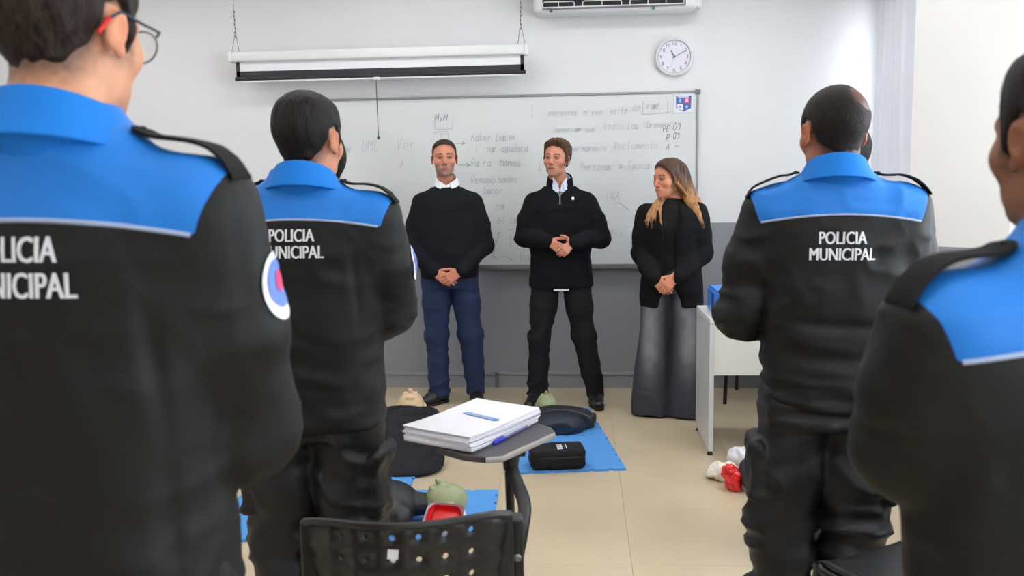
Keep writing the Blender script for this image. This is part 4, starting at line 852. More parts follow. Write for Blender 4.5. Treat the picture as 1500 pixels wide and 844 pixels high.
# man with beard, left
J = dict(sh=[(-.168, 0, 1.355), (.168, 0, 1.355)], el=[(-.240, .03, 1.075), (.235, .03, 1.075)], wr=[(-.078, .195, .918), (.085, .165, .912)],
         hip=[(-.095, 0, .90), (.09, 0, .90)], kn=[(-.135, .02, .48), (.09, .02, .48)], an=[(-.165, -.01, .09), (.085, -.01, .09)])
T = [(.82, .180, .130, 0, 0), (.88, .192, .145, 0, .01), (.95, .200, .155, 0, .012), (1.05, .203, .155, 0, .012), (1.15, .206, .148, 0, .008), (1.25, .206, .140, 0, .005), (1.33, .202, .132, 0, 0), (1.38, .186, .118, 0, 0),
     (1.42, .162, .1, 0, -.006), (1.455, .118, .086, 0, -.008), (1.485, .084, .070, 0, -.010), (1.50, .064, .060, 0, -.01)]
hp = dict(pos=(.012, .012, 1.652), scale=1.03, yaw=radians(4), nod=radians(2), skin=rgb(206, 138, 112), hair=hair_mat('brown_cropped_hair', rgb(42, 31, 26), rgb(78, 62, 52), 260), side=.002, top=.009, wave=.0018, stub=(104, 84, 74), stuba=.55, hl=-.005,
          beard=(138, 122, 112), bearda=.62, recede=.020, brow=(84, 54, 42), jaw=1.0, face=1.04, neck=.049, lips=(168, 92, 84), flush=(204, 96, 80))
P1, hr, hs = figure('man with grey beard, black jumper over white shirt and blue trousers, by the whiteboard', (-.875, 5.88, 0), radians(186), hp, J, T, None,
    [dict(wr=J['wr'][1], d=(-.80, .22, -.42), nrm=(-.1, -1, -.2), side=1, curl=(.45, .5, .5, .6), s=1.02), dict(wr=J['wr'][0], d=(.80, .10, -.45), nrm=(.15, -1, -.25), side=-1, curl=(.7, .7, .75, .8), s=1.02)], shoe_rot=(-.05, .8))
sw, bv = top_cloth('jumper', P1, J, T[:-2]+[(1.466, .100, .082, 0, -.009)], (.070, .066, .060, .052, .042), M['sweater'], .865)
ring_collar('neckband', sw, M['sweater'], (0, -.012, 0), .068, 1.505, [(.0, -.03), (.001, .0), (.007, .003), (.014, -.004), (.022, -.032)], -179.9, 179.9, front_drop=.048, ey=.98)
ring_collar('shirt_collar', P1, M['shirt'], (0, -.010, 0), .062, 1.566, FOLD, -158, 158, front_drop=.070, ey=.98)
MB().poly([(-.034, .064, 1.500), (.0, .074, 1.478), (.034, .064, 1.500), (.036, .078, 1.440), (-.036, .078, 1.440)]).build('shirt_front', M['shirt'], P1)
for s in (0, 1):
    w_, e = np.array(J['wr'][s]), np.array(J['el'][s]); d = (w_-e)/np.linalg.norm(w_-e); MB().cyl(w_-d*.035, w_-d*.002, .036, .033, 18).build('shirt_cuff', M['shirt'], P1, smooth=True)
trousers(P1, J, (.098, .090, .076, .068, .067), M['navy'], .9, T=[(.80, .172, .122, 0, 0), (.86, .182, .13, 0, 0), (.93, .178, .125, 0, 0)], cut=.055)
shoe(P1, J['an'][0], -.05); shoe(P1, J['an'][1], .8)
# man speaking, centre
J = dict(sh=[(-.172, 0, 1.345), (.172, 0, 1.345)], el=[(-.262, .02, 1.12), (.235, .02, 1.13)], wr=[(-.075, .235, 1.105), (.075, .225, 1.115)],
         hip=[(-.092, 0, .88), (.092, 0, .88)], kn=[(-.150, .02, .47), (.140, .02, .47)], an=[(-.222, -.01, .09), (.165, -.01, .09)])
T = [(.79, .205, .135, 0, 0), (.83, .212, .142, 0, .0), (.90, .205, .142, 0, .0), (1.0, .198, .140, 0, .0), (1.1, .200, .140, 0, .004), (1.22, .206, .138, 0, .004), (1.32, .204, .132, 0, 0), (1.37, .188, .12, 0, 0),
     (1.41, .165, .103, 0, -.006), (1.445, .122, .090, 0, -.010), (1.475, .088, .076, 0, -.012), (1.495, .072, .066, 0, -.012)]
hp = dict(pos=(.018, .020, 1.635), scale=1.0, yaw=radians(-20), nod=radians(4), tilt=radians(-3), skin=rgb(204, 140, 112), hair=hair_mat('greying_brown_hair', rgb(50, 34, 26), rgb(104, 76, 58), 200), side=.009, top=.022, wave=.004, sweep=.011, recede=.010, stub=(120, 100, 84), stuba=.5,
          beard=(150, 128, 112), bearda=.22, brow=(86, 60, 46), jaw=.96, neck=.049, open=1, lips=(160, 84, 76), hl=.002)
P2, hr, hs = figure('man in black half-zip jumper and black jeans speaking with clasped hands', (-.125, 5.84, 0), radians(181), hp, J, T, None,
    [dict(wr=J['wr'][1], d=(-.72, .35, -.40), nrm=(-.5, -.8, -.2), side=1, curl=(.6, .65, .7, .75), s=.88), dict(wr=J['wr'][0], d=(.60, .35, -.55), nrm=(.35, -.9, -.2), side=-1, curl=(.75, .8, .8, .85), thumb=(.35, .3, .9), s=.88)], shoe_rot=(-.12, .35))
sw, bv = top_cloth('half_zip_jumper', P2, J, T[:-2]+[(1.462, .104, .084, 0, -.011)], (.070, .068, .062, .054, .044), M['fleece'], .80, cuts=[(ell((0, .085, 1.480), (.042, .062, .072)), .008)])
ring_collar('stand_collar', sw, M['fleece'], (0, -.018, 0), .072, 1.555, [(-.004, -.09), (-.003, -.04), (.0, -.004), (.004, .0), (.009, -.006), (.016, -.04), (.020, -.085), (.012, -.10)], -146, 146, front_drop=.060, ey=1.0)
ring_collar('shirt_collar', P2, M['shirt_blue'], (0, -.014, 0), .063, 1.552, FOLD, -163, 163, front_drop=.078, ey=.98)
fp = MB()
for s in (-1, 1): fp.poly([(s*.046, .050, 1.520), (s*.012, .070, 1.478), (s*.001, .090, 1.428), (s*.030, .086, 1.420), (s*.050, .066, 1.470)])
fo = fp.build('shirt_placket', M['shirt_blue'], P2); fo.modifiers.new('s', 'SOLIDIFY').thickness = .003
vv = [(-.026, .006), (-.008, .000), (.008, .000), (.026, .006), (.012, -.012), (.0, -.026), (-.012, -.012)]
project_shape('shirt_front', vv, [(0, 1, 2, 3, 4, 5, 6)], sw, M['shirt_blue'], bv, (0, .5, 1.425), (0, -1, 0), (-1, 0, 0), (0, 0, 1), off=.004, maxe=.01)
project_shape('zip', [(-.004, -.08), (.004, -.08), (.004, -.016), (-.004, -.016)], [(0, 1, 2, 3)], sw, M['grey_ink'], bv, (0, .5, 1.425), (0, -1, 0), (-1, 0, 0), (0, 0, 1), off=.005, maxe=.01)
project_shape('chest_emblem', [(-.007, -.011), (.007, -.011), (.009, .006), (0, .012), (-.009, .006)], [(0, 1, 2, 3, 4)], sw, M['shirt'], bv, (-.083, .5, 1.385), (0, -1, 0), (-1, 0, 0), (0, 0, 1), off=.003, maxe=.02)
hemf = MB(); A = np.radians(np.linspace(76, 106, 10)); pv = [(cos(a)*.190, sin(a)*.128) for a in A]
for (x0, y0), (x1, y1) in zip(pv, pv[1:]): hemf.poly([(x0, y0, .786), (x1, y1, .786), (x1, y1, .815), (x0, y0, .815)])
hemf.build('shirt_hem', M['shirt'], P2, smooth=True)
trousers(P2, J, (.098, .088, .070, .066, .065), M['black_jeans'], .9, T=[(.80, .178, .118, 0, 0), (.86, .184, .122, 0, 0), (.93, .178, .118, 0, 0)], cut=.05)
shoe(P2, J['an'][0], -.12); shoe(P2, J['an'][1], .35)
# woman, right
J = dict(sh=[(-.155, 0, 1.285), (.155, 0, 1.285)], el=[(-.192, .02, 1.03), (.185, .02, 1.03)], wr=[(-.040, .185, .905), (.090, .185, .895)],
         hip=[(-.085, 0, .86), (.085, 0, .86)], kn=[(-.100, .01, .46), (.100, .01, .46)], an=[(-.120, -.02, .06), (.120, -.02, .06)])
T = [(.70, .160, .11, 0, 0), (.86, .165, .115, 0, 0), (.95, .150, .105, 0, 0), (1.03, .140, .10, 0, 0), (1.12, .155, .108, 0, .004), (1.2, .165, .112, 0, .006), (1.27, .16, .1, 0, 0), (1.31, .13, .088, 0, -.004), (1.345, .085, .07, 0, -.008), (1.37, .058, .055, 0, -.01)]
hp = dict(pos=(.018, .012, 1.497), scale=1.0, yaw=radians(-44), nod=radians(-2), skin=rgb(212, 142, 108), side=.008, top=.014, long=1, stub=(96, 66, 46), stuba=.7, brow=(72, 48, 38), jaw=.86, face=.95, neck=.046, lips=(178, 88, 84), flush=(214, 118, 92), gaze=0.)
P3, hr, hs = figure('woman with long fair-brown hair in a black blazer and wide faded grey jeans', (.575, 5.62, 0), radians(170), hp, J, T, None,
    [dict(wr=J['wr'][1], d=(-.62, .2, -.60), nrm=(-.1, -1, -.1), side=1, curl=(.4, .45, .5, .5), s=.92), dict(wr=J['wr'][0], d=(.55, .28, -.62), nrm=(.1, -1, -.2), side=-1, curl=(.5, .55, .6, .6), s=.92)], shoe_rot=(-.1, .2), foot=.06)
F = Field(.008); F.add(loft(T, 2.2, z0=.84)); F.add(rcone((0, -.012, 1.34), (0, -.02, 1.41), .056, .054), .02)
cloth('turtleneck', F, P3, M['knit_black'], wr=[(.002, 6, 6, 10, 3, None)])
B_ = [(z, a*1.10+.014, b*1.10+.012, cx, cy) for z, a, b, cx, cy in T]; B_[0] = (.68, .200, .145, 0, 0); B_[1] = (.86, .192, .138, 0, 0); B_[2] = (.95, .182, .130, 0, 0); B_[3] = (1.03, .176, .126, 0, 0); B_[-1] = (1.355, .085, .07, 0, -.012)
bl, bvb = top_cloth('blazer', P3, J, B_, (.066, .062, .060, .056, .050), M['blazer'], .70, wr=.004, cuff=.97,
    cuts=[(rbox((0, .16, .98), (.030, .10, .40), None, .01), .01), (rbox((.0, .16, 1.30), (.050, .10, .10), rotm(ry=.0), .02), .02), (ell((0, .15, .70), (.075, .11, .13)), .02)])
for s in (-1, 1):
    project_shape('lapel', [(s*.020, -.17), (s*.062, .06), (s*.085, .045), (s*.098, .075), (s*.060, .115), (s*.036, .10)], [(0, 1, 2, 3, 4, 5)], bl, M['blazer'], bvb, (s*.012, .5, 1.20), (0, -1, 0), (1, 0, 0), (0, 0, 1), off=.006, maxe=.02)
def dcol(V):
    f = sstep(.035, .125, V[:, 1]); c0 = np.array(rgb(62, 62, 72)[:3]); c1 = np.array(rgb(150, 148, 154)[:3])
    q = np.exp(-((V[:, 2]-.50)/.20)**2)*np.exp(-((np.abs(V[:, 0])-.12)/.055)**2)+.8*np.exp(-((V[:, 2]-.74)/.10)**2)*np.exp(-((np.abs(V[:, 0])-.10)/.06)**2)
    return c0+(c1-c0)*(np.clip(q*f*1.15, 0, 1)*(.85+.2*vnoise(V*24, 4)))[:, None]
G = Field(.008); G.add(loft([(.80, .165, .112, 0, 0), (.88, .172, .115, 0, 0), (.95, .150, .10, 0, 0)], 2.3))
for s in (-1, 1):
    G.add(loft([(.010, .130, .137, s*.118, .015), (.25, .116, .120, s*.115, .012), (.50, .098, .103, s*.104, .005), (.70, .094, .105, s*.092, 0), (.86, .088, .11, s*.085, 0)], 2.2), .03)
cloth('jeans', G, P3, M['denim'], wr=[(.008, 9, 9, 3.0, 13, None), (.005, 8, 8, 12, 23, lambda V: sstep(.4, .1, V[:, 2]))], col=dcol)
for s in (0, 1): shoe(P3, (J['an'][s][0], -.035, 0), (-.1, .2)[s], .8, boot=.06)
# her hair: cap plus long locks, dark at the parting and fair at the ends
F = Field(.0045); c = np.array(hp['pos']); R = rotm(rx=hp['nod'], rz=hp['yaw']); P = lambda p: tuple(R@np.array(p)+c)
V1, Q1 = hair_mesh(dict(hp, wave=.002), .004); V1 = place_head(V1, hp['pos'], R, 1.0)
rnd = random.Random(3)
main = [([P((-.045, -.05, .05)), (-.085, -.055, 1.42), (-.135, -.035, 1.33), (-.185, .005, 1.235), (-.205, .02, 1.17)], (.050, .048, .042, .030, .008)), ([P((-.060, .0, .03)), (-.085, .0, 1.42), (-.125, .045, 1.34), (-.165, .06, 1.27), (-.185, .07, 1.20)], (.030, .030, .026, .018, .006)),
        ([P((0, -.085, .03)), (-.06, -.10, 1.42), (-.07, -.105, 1.33), (-.10, -.10, 1.22)], (.055, .058, .055, .02)),
        ([P((.060, -.03, .01)), (.045, .02, 1.40), (.085, .075, 1.345), (.125, .105, 1.285), (.148, .115, 1.215)], (.022, .020, .014, .008, .003))]
for pts, rad in main: F.chain(spline(pts, 4), list(np.interp(np.linspace(0, len(rad)-1, (len(pts)-1)*4+1), range(len(rad)), rad)), .02)
for i in range(26):
    if i % 2: q_ = rnd.random(); pts = [P((.055, .01, -.02)), (.045+.02*q_, .050, 1.385), (.060+.045*q_, .092, 1.325), (.055+.08*q_, .122, 1.265+rnd.uniform(-.01, .02)), (.045+.11*q_, .128, 1.21+rnd.uniform(-.02, .04))]
    else: pts = [P((-.06, .02, .0)), (-.09, .02+rnd.uniform(-.03, .03), 1.40), (-.13, .05+rnd.uniform(-.04, .02), 1.33), (-.17+rnd.uniform(-.02, .02), .06+rnd.uniform(-.06, .02), 1.25), (-.20+rnd.uniform(-.02, .03), .07+rnd.uniform(-.06, .02), 1.16+rnd.uniform(-.03, .04))]
    F.chain(spline(pts, 4), list(np.linspace(.0085, .0022, 17)), .004)
V2, Q2 = F.build(); V2 = relax(V2, Q2, 1, .3); N2 = normals(V2, Q2); V2 = V2+N2*(.0035*ridge(V2*np.array([60, 60, 9]), 4))[:, None]
V, Q, _ = join([(V1, Q1, np.zeros(3)), (V2, Q2, np.zeros(3))])
t = sstep(1.56, 1.36, V[:, 2]); st = vnoise(V*np.array([90, 90, 14]), 8)
c0, c1 = np.array(rgb(70, 44, 29)[:3]), np.array(rgb(180, 128, 78)[:3]); k_ = np.clip(t*(.75+.5*st)+.10*st, 0, 1)[:, None]
M['fair_hair'] = attr_mat('fair_brown_hair', .42, bump=.5, bscale=500)
np_mesh('hair', V, Q, P3, M['fair_hair'], c0*(1-k_)+c1*k_)
# ------------------------------------------------------------------ chair with writing tablet in front
def tablet_chair(label, loc, rz, tablet=True, sticker=False):
    """plastic shell chair; the sitter would face local +y"""
    c = empty('tablet_chair', loc, rz); tag(c, label, 'chair'); W2, H0, H1 = .215, .50, .80
    def bend(u, v): x = u*W2; return (x, -.235+.085*(u*u-1)-.035*(v-.5)-.0, H0+(H1-H0)*v+.012*(1-u*u)*0-.016*abs(u)**6*v)
    b = bmesh.new(); NX, NY = 8, 6; cache = {}
    def vt(u, v):
        k_ = (round(u, 5), round(v, 5))
        if k_ not in cache: cache[k_] = b.verts.new(bend(u, v))
        return cache[k_]
    us = np.linspace(-1, 1, NX+1); vs = np.linspace(0, 1, NY+1)
    for i in range(NX):
        for j in range(NY):
            u0, u1, v0, v1 = us[i], us[i+1], vs[j], vs[j+1]; um, vm = (u0+u1)/2, (v0+v1)/2
            if 1 <= i < NX-1 and j < NY-0:
                out = [vt(u0, v0), vt(um, v0), vt(u1, v0), vt(u1, vm), vt(u1, v1), vt(um, v1), vt(u0, v1), vt(u0, vm)]
                ang = [225, 270, 315, 0, 45, 90, 135, 180]; inn = [b.verts.new(bend(um+cos(radians(a))*.0066/W2, vm+sin(radians(a))*.0080/(H1-H0))) for a in ang]
                for k_ in range(8): b.faces.new((out[k_], out[(k_+1) % 8], inn[(k_+1) % 8], inn[k_]))
            else: b.faces.new((vt(u0, v0), vt(um, v0), vt(u1, v0), vt(u1, vm), vt(u1, v1), vt(um, v1), vt(u0, v1), vt(u0, vm)))
    bmesh.ops.recalc_face_normals(b, faces=b.faces); me = bpy.data.meshes.new('backrest'); b.to_mesh(me); b.free(); me.polygons.foreach_set('use_smooth', [True]*len(me.polygons))
    bk = link('backrest', me, c, M['black_plastic']); s = bk.modifiers.new('s', 'SOLIDIFY'); s.thickness = .006; s.offset = 0
    MB().tube([bend(u, 1.0) for u in np.linspace(-1, 1, 25)], .0085, n=8).build('rolled_edge', M['black_plastic'], bk, smooth=True)
    for s_ in (-1, 1):
        MB().box((s_*(W2-.008), -.238, .635), (.040, .030, .30), bev=.008, seg=3, rot=Matrix.Rotation(radians(0), 3, 'X')).build('back_post', M['black_plastic'], c, smooth=True)
        MB().tube(spline([(s_*.205, -.235, .55), (s_*.205, -.22, .46), (s_*.205, -.18, .435), (s_*.205, .15, .435), (s_*.205, .19, .42), (s_*.215, .235, 0.008)], 6), .012, n=10).build('frame_tube', M['black_metal'], c, smooth=True)
        MB().tube([(s_*.205, -.12, .43), (s_*.215, -.27, .008)], .012, n=10).build('leg', M['black_metal'], c, smooth=True)
    MB().tube([(-.205, -.16, .425), (.205, -.16, .425)], .011, n=8).tube([(-.205, .12, .425), (.205, .12, .425)], .011, n=8).build('cross_bar', M['black_metal'], c, smooth=True)
    sb = MB(); n = 18; rows = []
    for j in range(n+1):
        v = j/n; row = []
        for i in range(n+1):
            u = i/n*2-1; y = -.21+.43*v; z = .458-.012*(1-u*u)*sin(pi*v)+.010*abs(u)**3-.035*max(0, v-.82)**2/.0324+.012*max(0, .15-v)/.15; row.append(sb.b.verts.new((u*(.215-.02*max(0, v-.8)/.2-.02*max(0, .1-v)/.1), y, z)))
        rows.append(row)
    for A, B_ in zip(rows, rows[1:]):
        for i in range(n): sb.b.faces.new((A[i], A[i+1], B_[i+1], B_[i]))
    st = sb.build('seat', M['black_plastic'], c, smooth=True); st.modifiers.new('s', 'SOLIDIFY').thickness = .012
    if sticker:
        q = Vector(bend(-.12, .80)); MB().box((0, 0, 0), (.022, .0012, .020)).build('sticker', M['paper'], bk).matrix_local = Matrix.Translation(q+Vector((0, -.0055, 0))) @ Matrix.Rotation(radians(6), 4, 'Y')
    return c
CH = tablet_chair('black plastic chair with perforated back and writing tablet, seen from behind', (-.405, 2.045, .006), radians(8), sticker=True)
# tablet, its arm and hinge: in chair space
inv = Matrix.Translation(CH.location) @ Matrix.Rotation(CH.rotation_euler.z, 4, 'Z'); inv = inv.inverted(); TZ = .785
def loc(p): return inv @ Vector(p)
r0, r1 = on_z(735, 668, TZ), on_z(812, 633, TZ); ux = (r1-r0)/np.linalg.norm(r1-r0); uy = np.array([-ux[1], ux[0], 0])
def tp(a, b_): p = r0+ux*a+uy*b_; return (p[0], p[1])
L1 = np.linalg.norm(r1-r0); out = [tp(0, 0), tp(L1, 0), tp(L1+.035, .035), tp(L1+.06, .12), tp(L1+.05, .25), tp(L1-.05, .30), tp(.05, .28), tp(-.03, .20), tp(-.045, .09), tp(-.03, .03)]
tb = MB().prism(out, TZ-.018, TZ); tb.b.transform(inv); tb = tb.build('tablet', M['grey_laminate'], CH); bv_ = tb.modifiers.new('b', 'BEVEL'); bv_.width = .003; bv_.segments = 2
eg = MB().tube([(x, y, TZ-.009) for x, y in [tp(-.03, .03), tp(0, -.001), tp(L1, -.001), tp(L1+.035, .034), tp(L1+.06, .12)]], .0085, n=8, flat=.35, up=(0, 0, 1)); eg.b.transform(inv); eg.build('edge_band', M['light_edge'], tb, smooth=True)
hg = on_z(748, 664, TZ-.03)
h_ = MB().box((hg[0], hg[1], TZ-.026), (.085, .05, .014), bev=.004).cyl((hg[0], hg[1], TZ-.03), (hg[0], hg[1], TZ-.075), .026, .020); h_.b.transform(inv); h_.build('hinge', M['black_plastic'], CH, smooth=True)
cy_ = CH.location.y
P_ = spline([tuple(hg+np.array([0, 0, -.03])), tuple(on_y(754, 700, hg[1]-.03)), tuple(on_y(768, 738, hg[1]-.08)), tuple(on_y(765, 775, hg[1]-.12)), tuple(on_y(752, 844, hg[1]-.18)), (-.19, 1.99, .44)], 8)
am = MB().tube(P_, .010, n=12, flat=1.9, up=(.35, -.9, .1)); am.b.transform(inv); am.build('tablet_arm', M['black_plastic'], CH, smooth=True)
rd = MB().tube([tuple(hg+np.array([-.005, 0, -.05])), tuple(hg+np.array([-.003, .02, -.26]))], .0125, n=10).sphere(tuple(hg+np.array([-.003, .02, -.26])), .0125, n=12); rd.b.transform(inv); rd.build('pivot_rod', M['black_plastic'], CH, smooth=True)
br = MB().box((.238, -.17, .60), (.030, .05, .30), bev=.010, seg=3).box((.215, -.17, .44), (.05, .06, .04), bev=.008); br.build('arm_bracket', M['black_plastic'], CH, smooth=True)
MB().sphere((.238, -.197, .66), .009, (1, .5, 1), 12).build('bolt', M['alu'], CH, smooth=True)
# pile of papers and pen on the tablet
A, B2, D2 = on_z(611, 628, TZ+.03), on_z(712, 587, TZ+.03), on_z(672, 656, TZ+.03)
ce = (B2+D2)/2; ax_ = B2-A; R2 = on_z(787, 607, TZ+.03); ax2 = ax_+(R2-D2); ang = math.atan2(ax2[1], ax2[0]); LL = np.linalg.norm(ax_); WW = np.linalg.norm(D2-A)
pp = empty('paper_stack', (ce[0], ce[1], TZ), ang); tag(pp, 'thick curled stack of white papers with a blue printed line, lying on the tablet', 'papers')
rr = random.Random(5); zc_ = .001
def sheet(x, y, w_, l, z0, z1, rz, m, name, sag):
    b = bmesh.new(); n = 12; R_ = Matrix.Rotation(rz, 2); top, bot = [], []
    for i in range(n+1):
        for j in range(n+1):
            u, v = i/n*2-1, j/n*2-1; q = R_ @ Vector((u*l/2, v*w_/2)); lift = sag*(max(0, u)**2*.4+max(0, -u)**3*.6+max(0, v)**2*.3)
            top.append(b.verts.new((q.x+x, q.y+y, z1+lift))); bot.append(b.verts.new((q.x+x, q.y+y, z0+lift*.9)))
    idx = lambda i, j: i*(n+1)+j
    for i in range(n):
        for j in range(n):
            b.faces.new((top[idx(i, j)], top[idx(i+1, j)], top[idx(i+1, j+1)], top[idx(i, j+1)])); b.faces.new((bot[idx(i, j)], bot[idx(i, j+1)], bot[idx(i+1, j+1)], bot[idx(i+1, j)]))
    for i in range(n):
        for a_, b__ in (((i, 0), (i+1, 0)), ((i+1, n), (i, n)), ((0, i+1), (0, i)), ((n, i), (n, i+1))):
            b.faces.new((top[idx(*a_)], bot[idx(*a_)], bot[idx(*b__)], top[idx(*b__)]))
    bmesh.ops.recalc_face_normals(b, faces=b.faces); me = bpy.data.meshes.new(name); b.to_mesh(me); b.free(); return link(name, me, pp, m)
zz_ = .001
for i in range(11):
    t = .0022+.0012*(i % 3); sheet(rr.uniform(-.004, .004), rr.uniform(-.004, .004), WW-.006*(i % 2), LL-.006*((i+1) % 2), zz_, zz_+t, radians(rr.uniform(-1.4, 1.4)), M['paper'], 'sheaf', .006); zz_ += t+.0003
tops = sheet(0, 0, WW, LL, zz_, zz_+.002, 0, M['paper'], 'top_sheet', .008); zt = zz_+.002
q0, q1 = inv @ Vector((0, 0, 0)), None
pin = (Matrix.Translation(pp.location) @ Matrix.Rotation(ang, 4, 'Z')).inverted()
ha, hb = pin @ Vector(on_z(681, 605, TZ+zt)), pin @ Vector(on_z(731, 617, TZ+zt)); hd_ = (hb-ha); hd_.z = 0; hL = hd_.length; hd_.normalize(); hn = Vector((-hd_.y, hd_.x, 0))
def q3(a_, b__, z): v = ha+hd_*a_+hn*b__; return (v.x, v.y, z)
zl = zt+.0022
MB().poly([q3(0, -.011, zl), q3(hL*.93, -.011, zl), q3(hL, 0, zl), q3(hL*.93, .011, zl), q3(0, .011, zl)]).build('blue_heading', M['blue_print'], tops)
for k_ in range(3): MB().poly([q3(.006, -.006+k_*.0055, zl+.0005), q3(hL*.86-.01*k_, -.006+k_*.0055, zl+.0005), q3(hL*.86-.01*k_, -.0045+k_*.0055, zl+.0005), q3(.006, -.0045+k_*.0055, zl+.0005)]).build('heading_line', M['paper'], tops)
pa, pb = on_z(724, 649, TZ+.006), on_z(772, 624, TZ+.006); dv = (pb-pa)/np.linalg.norm(pb-pa)
pe = empty('ballpoint_pen', (pa[0], pa[1], TZ), math.atan2(dv[1], dv[0])); tag(pe, 'blue ballpoint pen with clear barrel beside the papers', 'pen'); pl = np.linalg.norm(pb-pa)
MB().cyl((.045, 0, .0045), (pl, 0, .0045), .0040, n=6).build('barrel', M['pen_clear'], pe); MB().cyl((0, 0, .0055), (.055, 0, .0055), .0058, .0050, n=16).cyl((-.003, 0, .0055), (.001, 0, .0055), .003, .0055, n=12).build('cap', M['pen_blue'], pe, smooth=True)
MB().box((.026, 0, .0125), (.045, .003, .002), bev=.0005).build('cap_clip', M['pen_blue'], pe)
# second chair, lower right
s0, s1 = on_z(1185, 815, .50), on_z(1345, 770, .50); u_ = (s1-s0)/np.linalg.norm(s1-s0); n_ = np.array([u_[1], -u_[0], 0]); ctr = s0+u_*.21+n_*.215
C2 = tablet_chair('black plastic chair at the lower right edge in front of the short officer', (ctr[0], ctr[1], 0), math.atan2(u_[1], u_[0]), tablet=False); C2.scale = (1, 1, 1.09)
# ------------------------------------------------------------------ floor mats
def mat_tile(corner, ang, label, S_=.62):
    """interlocking foam tile, corner = near right corner, teeth all round"""
    def edge(p, q, flip):
        p, q = np.array(p), np.array(q); L = np.linalg.norm(q-p); d = (q-p)/L; n = np.array([d[1], -d[0]]); o_ = []; k_ = 12; st = L/k_
        for i in range(k_):
            a0 = p+d*st*i
            if i in (0, k_-1): o_ += [a0]
            elif i % 2 == flip: o_ += [a0+d*st*.30, a0+d*st*.20+n*.012, a0+d*st*.80+n*.012, a0+d*st*.70]
            else: o_ += [a0]
        return o_
    c = [(0, 0), (-S_, 0), (-S_, S_), (0, S_)]; out = []
    for i in range(4): out += edge(c[i], c[(i+1) % 4], 1)
    b = MB().prism([(p[0], p[1]) for p in out], 0, .012); o = b.build('foam_mat', M['foam']); o.location = (corner[0], corner[1], 0); o.rotation_euler = (0, 0, ang)
    return tag(o, label, 'mat', 'blue foam mats on the floor')
nr = on_z(917, 686, .012); fr = on_z(862, 596, .012); a1 = math.atan2(-(fr[0]-nr[0]), fr[1]-nr[1])
mat_tile(nr, a1, 'blue puzzle mat under the black pouch'); v1 = np.array([-sin(a1), cos(a1), 0])*.622; mat_tile(nr+v1, a1, 'blue puzzle mat under the olive-headed manikin')
mat_tile(on_z(737, 721, 0)+np.array([0, -.62, 0]), radians(2), 'blue puzzle mat behind the backrest of the chair with the tablet')
mat_tile((-1.02, 3.50), 0, 'blue puzzle mat between the two officers on the left, front one')
mat_tile((-.845, 4.165), 0, 'blue puzzle mat under the black shirt of the pale manikin'); mat_tile((-.845, 4.787), 0, 'blue puzzle mat under the pale manikin')
mat_tile((-1.467, 4.165), 0, 'blue puzzle mat at the far left, between the officers'); mat_tile((-1.467, 4.787), 0, 'blue puzzle mat at the far left, nearest the wall')
# ------------------------------------------------------------------ training manikins
def manikin(label, loc, rz, headm, bodym, s=1., build=None, face=None):
    e = empty('training_manikin', loc, rz); tag(e, label, 'manikin'); return e
def man_head(parent, c, r, m, up=(0, 0, 1), yaw=0., name='head', res=.005):
    F = Field(res); k_ = r/.1
    F.add(ell((0, -.01, 0), (.074*k_, .10*k_, .088*k_))).add(ell((0, -.055*k_, .018*k_), (.055*k_, .05*k_, .055*k_)), .03)
    F.add(rcone((0, -.03*k_, .082*k_), (0, -.055*k_, .105*k_), .008*k_, .013*k_), .012).add(ell((0, -.085*k_, .070*k_), (.025*k_, .012*k_, .012*k_)), .01).sub(rcone((-.014*k_, -.085*k_, .088*k_), (.014*k_, -.085*k_, .088*k_), .004, .004), .004)
    for s_ in (-1, 1): F.sub(ell((s_*.03*k_, -.012*k_, .092*k_), (.016*k_, .011*k_, .010*k_)), .01).add(ell((s_*.030*k_, -.012*k_, .078*k_), .011*k_), .003).add(ell((s_*.076*k_, -.01, -.01), (.010*k_, .02*k_, .03*k_)), .006)
    F.add(rcone((0, -.06*k_, -.02*k_), (0, -.09*k_, -.03*k_), .045*k_, .045*k_), .02)
    V, Q = F.build(); R_ = rotm(rz=yaw); return np_mesh(name, V@R_.T+np.array(c), Q, parent, m)
# olive head, black chest, by the speaker's feet
B0 = on_z(806, 610, .07); mk = manikin('half-body training manikin with olive head and black chest on the far blue mat', (B0[0], B0[1]+.03, .012), radians(4), None, None)
man_head(mk, (-.02, .14, .085), .088, M['manikin_green'])
F = Field(.007); F.add(ell((.05, -.09, .045), (.19, .14, .085))).add(rcone((-.13, -.03, .050), (.19, -.06, .050), .052, .050), .06).add(rcone((.18, -.06, .050), (.235, -.08, .048), .042, .040), .03).add(rcone((-.01, .02, .055), (.01, -.08, .06), .045, .06), .03)
F.cut(lambda x, y, z: np.maximum(-z+0*x+0*y, -.13-y+0*x+0*z)); V, Q = F.build(); np_mesh('chest', V, Q, mk, M['manikin_black'])
MB().cyl((.232, -.078, .05), (.262, -.09, .05), .043, .043, 20).build('arm_stump', M['manikin_black'], mk, smooth=True)
F = Field(.007); F.add(ell((.05, -.13, .04), (.165, .135, .078))); F.cut(lambda x, y, z: np.maximum(np.maximum(-z+0*x+0*y, -.25-y+0*x+0*z), 0*x+0*z+y+.08)); V, Q = F.build(); np_mesh('abdomen', V, Q, mk, M['manikin_navy'])
